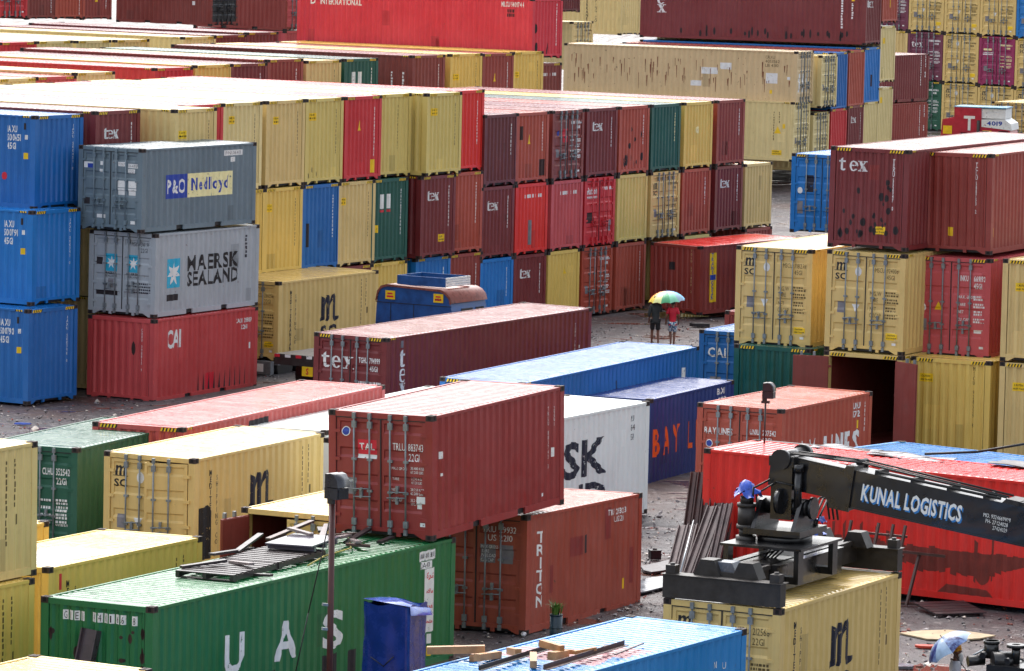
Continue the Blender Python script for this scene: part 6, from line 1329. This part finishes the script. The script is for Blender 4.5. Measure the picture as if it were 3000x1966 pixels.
o = MB().box(-1.5, 1.5, -.04, .04, 0, .012).box(-1.5, 1.5, .03, .04, 0, .08).build('steel_angle', M_STEELD); o.matrix_world = on_blue(6.4, 1.45, .05, 4); tag(o, 'dark steel angle between the two timber heaps on the light blue roof', 'steel angle')
o = MB().box(-.7, .7, -.02, .02, 0, .02).build('steel_rod', M_BEAM); o.matrix_world = on_blue(8.5, .42, .05, 8); tag(o, 'short rusty rod right of the brown angle on the light blue roof', 'rod')
slab_m = plain('paint_stain', (178, 128, 134), .25, 0, .3)
for u, v in ((8.0, 1.9), (8.35, .8)):
    o = MB().box(-.1, .1, -.05, .05, 0, .07).box(.05, .16, -.03, .03, 0, .05).build('scrap_block', M_WOODD); o.matrix_world = on_blue(u, v, .03, 20); tag(o, 'small dark scrap on the light blue roof, ' + ('farther one' if v > 1 else 'nearer one by the stain'), 'scrap')
roof_paint(ALL['blue17'], 20 if 0 else 40, 0, 6.95, 8.0, .3, 2.2, slab_m, 'paint_stain', 3); roof_paint(ALL['blue17'], 40, 0, 8.0, 8.9, .16, 1.0, slab_m, 'paint_stain', 5)
roof_paint(ALL['y15'], 20, 0, .4, 3.1, .2, 1.9, plain('whitewash', (206, 206, 208), .3, 0, .12), 'whitewash', 4)

# ------------------------------------------------------------ vehicles behind
def quadbox(b, pts, y0, y1, mi=0): b.prism(pts, y0, y1, (0, 2, 1), mi)
M_TBLUE = plain('truck_blue', (16, 76, 140), .4, 0, .35, 3); M_TRUST = plain('truck_rust', (132, 74, 62), .3, 0, .4, 4); M_TRED = plain('truck_red', (176, 26, 52), .35, 0, .25, 3)
# blue lorry cab: x forward (to the right), side facing the camera at -y
t = empty('blue_truck', TR(-2.62, 153.2, .36, -30), 'old blue truck cab with rusty roof edge parked by the long wall', 'truck')
b = MB(); b.prism([(-1.45, .9), (1.45, .9), (1.42, 2.05), (1.30, 2.5), (1.05, 2.66), (-1.05, 2.72), (-1.28, 2.6), (-1.38, 2.2)], -1.1, 1.1, (0, 2, 1)); b.build('cab_body', M_TBLUE, t)
b = MB(); top = [(1.42, 2.30), (1.36, 2.5), (1.22, 2.64), (1.02, 2.72), (-1.0, 2.78), (-1.22, 2.72), (-1.36, 2.55), (-1.42, 2.25)]
b.add([(x, s * 1.14, z) for x, z in top for s in (-1, 1)], [(2 * i, 2 * i + 1, 2 * i + 3, 2 * i + 2) for i in range(len(top) - 1)], 0, True)
b.add([(x, -1.14, z) for x, z in top] + [(x * .97, -1.14, z - .07) for x, z in top], [(i, i + 1, i + 9, i + 8) for i in range(7)]); b.build('cab_roof', M_TRUST, t)
b = MB(); b.box(-.85, .95, -.75, -.70, 2.76, 3.06); b.box(-.85, .95, .70, .75, 2.76, 3.06); b.box(-.85, -.80, -.70, .70, 2.76, 3.06); b.build('roof_rack', M_TBLUE, t)
b = MB()
for i in range(4): b.box(.97, 1.0, -.75, .75, 2.78 + i * .075, 2.84 + i * .075)
b.build('rack_slat', M_WHT, t)
b = MB(); b.box(-1.42, 1.42, -1.112, -1.10, 2.18, 2.2); b.box(-1.4, 1.42, -1.112, -1.10, 1.52, 1.54); b.box(-.86, -.84, -1.112, -1.1, 1.2, 2.2); b.box(.0, .02, -1.112, -1.1, 1.2, 2.2); b.build('door_seam', M_GASK, t)
b = MB(); b.box(1.41, 1.435, -.5, .2, 1.5, 2.1); b.box(1.41, 1.435, .4, .9, 1.5, 2.1); b.build('windscreen', M_GLASS, t)
for x in (-1.05, .75): MB().box(x, x + .36, -1.125, -1.115, 2.3, 2.58).build('number_board', M_YEL, t); MB().box(x + .05, x + .3, -1.128, -1.126, 2.36, 2.42).box(x + .08, x + .27, -1.128, -1.126, 2.46, 2.51).build('board_lettering', M_RED, t)
flat_text('4424', .08, .22, True, [M_BLK], t, Matrix(((1, 0, 0, .82), (0, 0, -1, -1.128), (0, 1, 0, 2.36), (0, 0, 0, 1))), 'board_lettering')
for x in (-.8, .9):
    for y in (-.95, .95): MB().cyl((x, y - .12, .5), (x, y + .12, .5), .5, 18).build('wheel', M_RUB, t); MB().box(-1.4, 3.2, -.5, .5, .5, .95).build('chassis', M_STEELD, t)
# red truck with white sun visor
RT = TR(24.5, 252.5, 2.0, -16) @ Matrix.Scale(.95, 4)
t = empty('red_truck', RT, 'red truck cab with white visor and number, parked before the far yellow doors', 'truck')
b = MB(); b.prism([(-2.1, .4), (2.1, .4), (1.9, 1.6), (1.75, 2.0), (.25, 2.1), (.2, 3.0), (-1.3, 3.0), (-1.3, 2.45), (-1.95, 2.3)], -1.1, 1.1, (0, 2, 1)); b.build('cab_body', M_TRED, t)
b = MB(); b.prism([(.25, 1.95), (1.95, 1.8), (1.9, 2.15), (1.5, 2.4), (.25, 2.35)], -1.13, 1.13, (0, 2, 1)); b.box(.22, 1.55, -1.0, 1.0, 2.42, 2.95); b.build('sun_visor', M_WHT, t)
b = MB(); b.box(-1.35, 1.6, -1.1, 1.1, 2.98, 3.04); b.build('roof_panel', plain('roof_blue', (96, 150, 180), .3), t)
b = MB(); b.box(.6, 1.05, -1.112, -1.1, .75, 1.6); b.box(1.2, 1.75, -1.112, -1.1, .95, 1.75); b.box(-.9, -.3, -1.112, -1.1, 1.3, 1.6); b.build('side_window', M_GLASS, t)
b = MB(); b.cyl((.08, -1.16, .4), (.08, -1.16, 2.3), .09, 8); b.build('exhaust_pipe', M_STEELD, t)
V, F, w_ = gtext('T', .75, True, .9); b = MB(); b.add([(a, q, 0) for a, q in V] + [], F); b.build('lettering', M_WHT, t, Matrix(((1, 0, 0, -.75), (0, 0, -1, -1.115), (0, 1, 0, 1.75), (0, 0, 0, 1))))
flat_text('4019', .22, .9, True, [M_BLU], t, Matrix(((1, 0, 0, .55), (0, 0, -1, -1.14), (0, 1, 0, 2.05), (0, 0, 0, 1))), 'lettering')
for x in (-1.9, .32): MB().box(x, x + .5, -1.125, -1.11, 1.5 + (x > 0) * -.2, 1.95 + (x > 0) * -.2).build('number_board', M_YEL, t)
for x in (-1.2, 1.3):
    for y in (-.95, .95): MB().cyl((x, y - .12, .1), (x, y + .12, .1), .55, 18).build('wheel', M_RUB, t)
t = empty('green_trailer', TR(23.6, 251.0, 2.35, -12), 'low dark green trailer bed beside the red cab', 'trailer')
b = MB(); b.box(-2.0, 1.0, -1.1, 1.1, -.15, .35); b.prism([(1.0, -.15), (2.2, -.1), (2.0, .2), (1.0, .35)], -1.1, 1.1, (0, 2, 1)); b.build('bed', plain('trailer_green', (16, 78, 70), .4), t)
MB().box(-1.9, .9, -1.0, 1.0, .35, .40).build('load_cover', M_DARK, t)
for x in (-1.4, -.4): MB().cyl((x, -1.0, -.4), (x, 1.0, -.4), .5, 16).build('wheel', M_RUB, t)
# trailer beneath the yellow load
t = empty('container_trailer', TR(-7.099, 157.477, 0, 59.564), 'grey container trailer under the yellow load right of the left stack', 'trailer')
b = MB()
for y in (-.45, .45): b.box(-3.3, 6.2, y - .08, y + .08, .18, .40)
for x in (-2.9, -1.5, 0, 1.5, 2.9): b.box(x - .08, x + .08, -1.2, 1.2, .27, .40)
b.box(-3.45, -3.25, -1.22, 1.22, .0, .42); b.build('trailer_frame', plain('trailer_grey', (104, 108, 112), .5, 0, .4, 5), t)
for x in (-2.4, -1.2):
    for y in (-.9, .9): MB().cyl((x, y - .2, .2), (x, y + .2, .2), .46, 18).build('wheel', M_RUB, t)
MB().box(-3.47, -3.455, .2, .85, .08, .34).box(-3.47, -3.455, -.95, -.7, .08, .34).build('number_plate', M_WHT, t)
t = empty('flatbed_trailer', TR(-6.15, 149.6, 0, 60), 'trailer tail with red and white reflector strip behind the dark red container', 'trailer')
b = MB(); b.box(-.7, 5.0, -1.1, 1.1, 1.02, 1.14); b.box(-.7, -.6, -1.1, 1.1, .8, 1.02); b.build('trailer_bed', M_STEELD, t)
b = MB()
for i in range(4): b.box(-.715, -.70, .9 - i * .4, 1.1 - i * .4, 1.04, 1.13, i % 2)
b.build('reflector_strip', [M_RED, M_WHT], t); b = MB(); b.cyl((.5, -.8, .45), (.5, .8, .45), .45, 16); b.build('wheel', M_RUB, t)
MB().box(-.73, -.715, -.35, .05, .50, .80).build('sign_board', M_YEL, t); flat_text('S', .18, .12, True, [M_RED], t, Matrix(((0, 0, -1, -.735), (-1, 0, 0, -.1), (0, 1, 0, .56), (0, 0, 0, 1))), 'board_lettering')
t = empty('parked_trailer', TR(11.9, 178.5, 0, 62), 'trailer end with red and white stripes behind the free standing sand yellow container', 'trailer')
MB().box(-3, 6, -1.2, 1.2, 2.2, 2.45).build('trailer_bed', M_STEELD, t); b = MB()
for i in range(9): b.box(-3.02, -3.005, 1.2 - .27 * (i + 1), 1.2 - .27 * i, 2.24, 2.4, i % 2)
b.build('reflector_strip', [M_RED, M_WHT], t); b = MB(); b.box(-2.4, 5, -.9, .9, .3, 2.2); b.build('trailer_frame', M_STEELD, t)

# ------------------------------------------------------------ people
def skin_mesh(name, joints, edges, sub=1):
    me = bpy.data.meshes.new(name); ks = list(joints); me.from_pydata([joints[k][0] for k in ks], [(ks.index(a), ks.index(b_)) for a, b_ in edges], [])
    o = bpy.data.objects.new(name, me); COL.objects.link(o); o.modifiers.new('s', 'SKIN')
    for i, k in enumerate(ks): q = joints[k][1]; me.skin_vertices[0].data[i].radius = q if isinstance(q, tuple) else (q, q)
    me.skin_vertices[0].data[0].use_root = True
    m = o.modifiers.new('u', 'SUBSURF'); m.levels = sub; m.render_levels = sub
    return o
def bake(o, mat, parent=None):
    dg = bpy.context.evaluated_depsgraph_get(); me = bpy.data.meshes.new_from_object(o.evaluated_get(dg)); me.name = o.name
    for p in me.polygons: p.use_smooth = True
    me.materials.clear(); me.materials.append(mat); nm = o.name; old = o.data; bpy.data.objects.remove(o); bpy.data.meshes.remove(old)
    return link(nm.split('.')[0], me, parent)
M_SKIN = plain('skin', (112, 70, 52), .5, 0, .15)
def person(M, label, hgt, arms, legs, shirt, shorts, hair, sleeve=.6, shirt_len=.80, long_=False, beard=None, turban=None, hold=None):
    """figure facing +Y, 1.72 m nominal; arms: {side: (elbow, wrist)}; legs: {side: (knee, ankle)}"""
    s = hgt / 1.72; J = {}; E = []
    def j(k, p, r_, par=None):
        J[k] = (tuple(Vector(p) * s), tuple(v * s for v in r_) if isinstance(r_, tuple) else r_ * s)
        if par: E.append((par, k))
    j('pelvis', (0, 0, .93), (.135, .10)); j('waist', (0, .01, 1.08), (.125, .09), 'pelvis'); j('chest', (0, .01, 1.29), (.15, .105), 'waist'); j('neck0', (0, 0, 1.44), (.065, .06), 'chest'); j('neck', (0, .01, 1.50), .052, 'neck0'); j('jaw', (0, .03, 1.56), (.062, .075), 'neck'); j('face', (0, .025, 1.63), (.076, .092), 'jaw'); j('crown', (0, .01, 1.70), (.062, .075), 'face')
    j('nose', (0, .125, 1.605), .014, 'face')
    for sd, nm in ((-1, 'l'), (1, 'r')):
        j('ear' + nm, (sd * .088, .01, 1.61), .016, 'face')
        el, wr = arms[sd]; kn, an = legs[sd]
        j('sh' + nm, (sd * .165, 0, 1.40), .062, 'chest'); j('el' + nm, el, .042, 'sh' + nm); j('wr' + nm, wr, .029, 'el' + nm)
        d = (Vector(wr) - Vector(el)).normalized(); pm = Vector(wr) + d * .06; j('pa' + nm, pm, (.036, .022), 'wr' + nm)
        sdv = d.cross(Vector((0, 1, 0))).normalized() if abs(d.y) < .9 else Vector((1, 0, 0)); cu = sdv.cross(d).normalized()
        for f in range(4):
            l1 = (.040, .046, .043, .034)[f]; b0 = pm + d * .028 + sdv * (.027 - .018 * f); m1 = b0 + d * l1 + cu * .008; e1 = m1 + d * l1 * .6 + cu * .024
            j('f%d%sa' % (f, nm), b0, .0095, 'pa' + nm); j('f%d%sb' % (f, nm), m1, .0088, 'f%d%sa' % (f, nm)); j('f%d%sc' % (f, nm), e1, .0075, 'f%d%sb' % (f, nm))
        j('t%sa' % nm, pm - d * .02 + sdv * .035 + cu * .012, .010, 'pa' + nm); j('t%sb' % nm, pm + d * .022 + sdv * .048 + cu * .026, .0088, 't%sa' % nm)
        j('hip' + nm, (sd * .088, 0, .86), .09, 'pelvis'); j('kn' + nm, kn, .056, 'hip' + nm); j('ca' + nm, tuple((Vector(kn) * .68 + Vector(an) * .32) - Vector((0, .012, 0))), .052, 'kn' + nm); j('an' + nm, an, .036, 'ca' + nm)
        j('to' + nm, (an[0] + sd * .02, an[1] + .15, .025), (.038, .022), 'an' + nm)
    root = empty('person', M, label, 'person')
    bake(skin_mesh('body', J, E), M_SKIN, root)
    def cloth(name, keys, grow, mat, extra=None):
        JJ = {}
        for k in keys:
            p, r_ = J[k]; JJ[k] = (p, tuple(v + grow for v in r_) if isinstance(r_, tuple) else r_ + grow)
        EE = [e for e in E if e[0] in JJ and e[1] in JJ]
        if extra: extra(JJ, EE)
        return bake(skin_mesh(name, JJ, EE), mat, root)
    def sl(JJ, EE):
        for nm, sd in (('l', -1), ('r', 1)):
            a = Vector(J['sh' + nm][0]); e = Vector(J['el' + nm][0]); w = Vector(J['wr' + nm][0])
            p = a.lerp(e, sleeve) if sleeve <= 1 else e
            JJ['sl' + nm] = (tuple(p), .062 * s); EE.append(('sh' + nm, 'sl' + nm))
            if sleeve > 1: p2 = e.lerp(w, sleeve - 1); JJ['sm' + nm] = (tuple(p2), .05 * s); EE.append(('sl' + nm, 'sm' + nm))
        JJ['hem'] = ((0, 0, shirt_len * s), (.165 * s, .125 * s)); EE.append(('pelvis', 'hem'))
    cloth('shirt', ('pelvis', 'waist', 'chest', 'neck0', 'shl', 'shr'), .02 * s, shirt, sl)
    def sh(JJ, EE):
        for nm in 'lr':
            a = Vector(J['kn' + nm][0]); h_ = Vector(J['hip' + nm][0]); e = Vector(J['an' + nm][0]); p = h_.lerp(a, .94) if not long_ else a.lerp(e, .9)
            if long_: JJ['km' + nm] = (tuple(a), .075 * s); EE.append(('hip' + nm, 'km' + nm)); JJ['ke' + nm] = (tuple(p), .06 * s); EE.append(('km' + nm, 'ke' + nm))
            else: JJ['km' + nm] = (tuple(h_.lerp(a, .5)), .098 * s); JJ['ke' + nm] = (tuple(p), .088 * s); EE.append(('hip' + nm, 'km' + nm)); EE.append(('km' + nm, 'ke' + nm))
    cloth('trousers', ('pelvis', 'hipl', 'hipr'), .015 * s, shorts, sh)
    if hair: b = MB(); b.sphere((0, -.004 * s, 1.655 * s), .105 * s, 14, 8, 0, (.86, 1.02, .86)); b.build('hair', hair, root)
    if turban:
        b = MB(); b.sphere((0, -.02 * s, 1.695 * s), .125 * s, 16, 8, 0, (.95, 1.1, .78))
        for k in range(5): b.tube([(.112 * s * math.cos(a * .449) * (1 - .05 * k), -.02 * s + .128 * s * math.sin(a * .449) * (1 - .05 * k), (1.655 + .028 * k + .012 * math.sin(a * .449 + k)) * s) for a in range(15)], .017 * s, 6)
        b.build('turban', turban, root)
        b = MB(); b.sphere((0, .105 * s, 1.50 * s), .085 * s, 12, 8, 0, (.85, .62, 1.35)); b.sphere((0, .07 * s, 1.565 * s), .07 * s, 12, 6, 0, (1.12, .9, .7)); b.sphere((0, .115 * s, 1.40 * s), .05 * s, 10, 6, 0, (.9, .6, 1.3)); b.build('beard', beard, root)
        for sd in (-1, 1): MB().sphere((sd * .032 * s, .112 * s, 1.635 * s), .011 * s, 8, 6).build('eye', M_BLK, root)
    return root
M_GREEN = plain('dark_shirt', (38, 46, 48), .7, 0, .25); M_SHORTK = plain('dark_shorts', (30, 31, 34), .7, 0, .25); M_REDS = plain('red_shirt', (188, 14, 44), .65, 0, .15); M_HAIR = plain('black_hair', (16, 15, 16), .5)
def checks():
    t = NT('checked_cloth'); tc = t.n("ShaderNodeTexCoord"); ch = t.n("ShaderNodeTexChecker"); ch.inputs['Scale'].default_value = 17; ch.inputs['Color1'].default_value = (*lin((224, 228, 226)), 1); ch.inputs['Color2'].default_value = (*lin((22, 104, 150)), 1)
    t.l(tc.outputs['Object'], ch.inputs[0]); w = t.n("ShaderNodeTexChecker"); w.inputs['Scale'].default_value = 41; w.inputs['Color1'].default_value = (*lin((30, 60, 90)), 1); w.inputs['Color2'].default_value = (1, 1, 1, 1); t.l(tc.outputs['Object'], w.inputs[0])
    t.l(t.mix(.35, ch.outputs[0], w.outputs[0], 'MULTIPLY'), t.b.inputs['Base Color']); t.b.inputs['Roughness'].default_value = .8; return t.m
A_ = {-1: ((-.22, -.03, 1.14), (-.22, .05, .90)), 1: ((.22, -.05, 1.14), (.21, .10, .93))}
PX, PY = 5.02, 167.0
person(TR(PX, PY, 0, 4), 'walking person in dark shirt and rolled dark trousers under the rainbow umbrella', 1.72, {-1: A_[-1], 1: ((.20, .10, 1.18), (.17, .26, 1.34))}, {-1: ((-.10, .10, .49), (-.11, .06, .07)), 1: ((.10, .02, .48), (.10, -.14, .10))}, M_GREEN, M_SHORTK, M_HAIR, 1.6)
person(TR(PX + .60, PY - .15, 0, 2), 'walking person in red shirt and blue checked shorts under the rainbow umbrella', 1.60, {-1: ((-.24, -.06, 1.15), (-.25, .02, .93)), 1: ((.23, -.06, 1.15), (.22, .05, .92))}, {-1: ((-.07, .14, .50), (-.05, .02, .12)), 1: ((.08, .06, .48), (.06, -.02, .07))}, M_REDS, checks(), M_HAIR, .85)
def umbrella(M, label, cols, Rr, drop, n, shaft, mats=None):
    t = empty('umbrella', M, label, 'umbrella'); b = MB(); rows = 6
    for k in range(n):
        a0, a1 = 2 * math.pi * k / n, 2 * math.pi * (k + 1) / n; P = []; S = 5
        for j in range(rows + 1):
            q = j / rows; rad = Rr * math.sin(q * 1.15) / math.sin(1.15); z = -drop * (1 - math.cos(q * 1.15)) / (1 - math.cos(1.15))
            for i in range(S):
                f = i / (S - 1); a = a0 + (a1 - a0) * f; sag = 1 - .07 * q * math.sin(math.pi * f)
                P.append((rad * sag * math.cos(a), rad * sag * math.sin(a), z + .03 * q * math.sin(math.pi * f)))
        b.add(P, [(j * S + i, j * S + i + 1, (j + 1) * S + i + 1, (j + 1) * S + i) for j in range(rows) for i in range(S - 1)], k % len(cols), True)
    b.build('canopy', cols, t)
    b = MB(); b.cyl((0, 0, .06), (0, 0, -shaft), .009, 8); b.build('shaft', M_STEEL, t)
    b = MB(); b.cyl((0, 0, -shaft - .10), (0, 0, -shaft + .02), .016, 8); b.build('handle', M_BLK, t)
    b = MB()
    for k in range(n):
        a = 2 * math.pi * k / n; b.tube([(.02 * math.cos(a), .02 * math.sin(a), -.03), (Rr * .6 * math.cos(a), Rr * .6 * math.sin(a), -drop * .38), (Rr * .985 * math.cos(a), Rr * .985 * math.sin(a), -drop)], .004, 4)
    b.build('rib', M_STEEL, t)
    return t
rain = [plain('canopy_' + k, c, .45, 0, .12) for k, c in (('blue', (40, 90, 180)), ('light_blue', (130, 190, 210)), ('violet', (90, 60, 150)), ('red', (180, 40, 60)), ('orange', (220, 130, 50)), ('yellow', (228, 204, 90)), ('cream', (214, 220, 150)), ('green', (70, 160, 110)), ('pale_green', (120, 190, 160)), ('grey_blue', (130, 160, 180)), ('sky', (90, 170, 210)), ('deep_blue', (30, 70, 170)))]
umbrella(TR(PX + .36, PY + .18, 1.90, 40) @ Matrix.Rotation(R(-6), 4, 'Y'), 'rainbow coloured umbrella over the two walking people', rain, .66, .34, 12, .62)
def tie_dye():
    t = NT('tie_dye'); co = t.coord(); a = t.noise(co, 7, 6, .7); b_ = t.noise(co, 3, 3)
    c1 = t.mix(t.ramp(a, .42, .60), lin((24, 34, 96)), lin((120, 150, 200))); t.l(t.mix(t.ramp(b_, .5, .62), c1, lin((30, 44, 120))), t.b.inputs['Base Color']); t.b.inputs['Roughness'].default_value = .35; return t.m
MX, MY = 8.62, 90.4
person(TR(MX, MY, 0, -82), 'man with white beard, orange turban and white shirt holding an umbrella at the lower right', 1.70, {-1: ((-.23, .05, 1.14), (-.12, .24, 1.12)), 1: ((.23, .02, 1.14), (.10, .26, 1.14))}, {-1: ((-.09, .08, .48), (-.1, .06, .07)), 1: ((.09, .0, .48), (.1, -.12, .08))}, plain('white_shirt', (196, 196, 202), .7, 0, .1), plain('white_trousers', (180, 180, 186), .7, 0, .1), None, 1.7, .62, True, plain('white_beard', (214, 214, 212), .8, 0, .1), plain('orange_turban', (206, 138, 24), .7, 0, .25))
UM = TR(MX - .19, MY - .12, 1.93) @ Matrix.Rotation(R(-38), 4, 'Y')
umbrella(UM @ Matrix.Translation((-.10, 0, .02)), 'blue and white tie dyed umbrella of the bearded man', [tie_dye(), plain('canopy_pale', (150, 176, 204), .35, 0, .3, 6)], .50, .27, 8, .98)
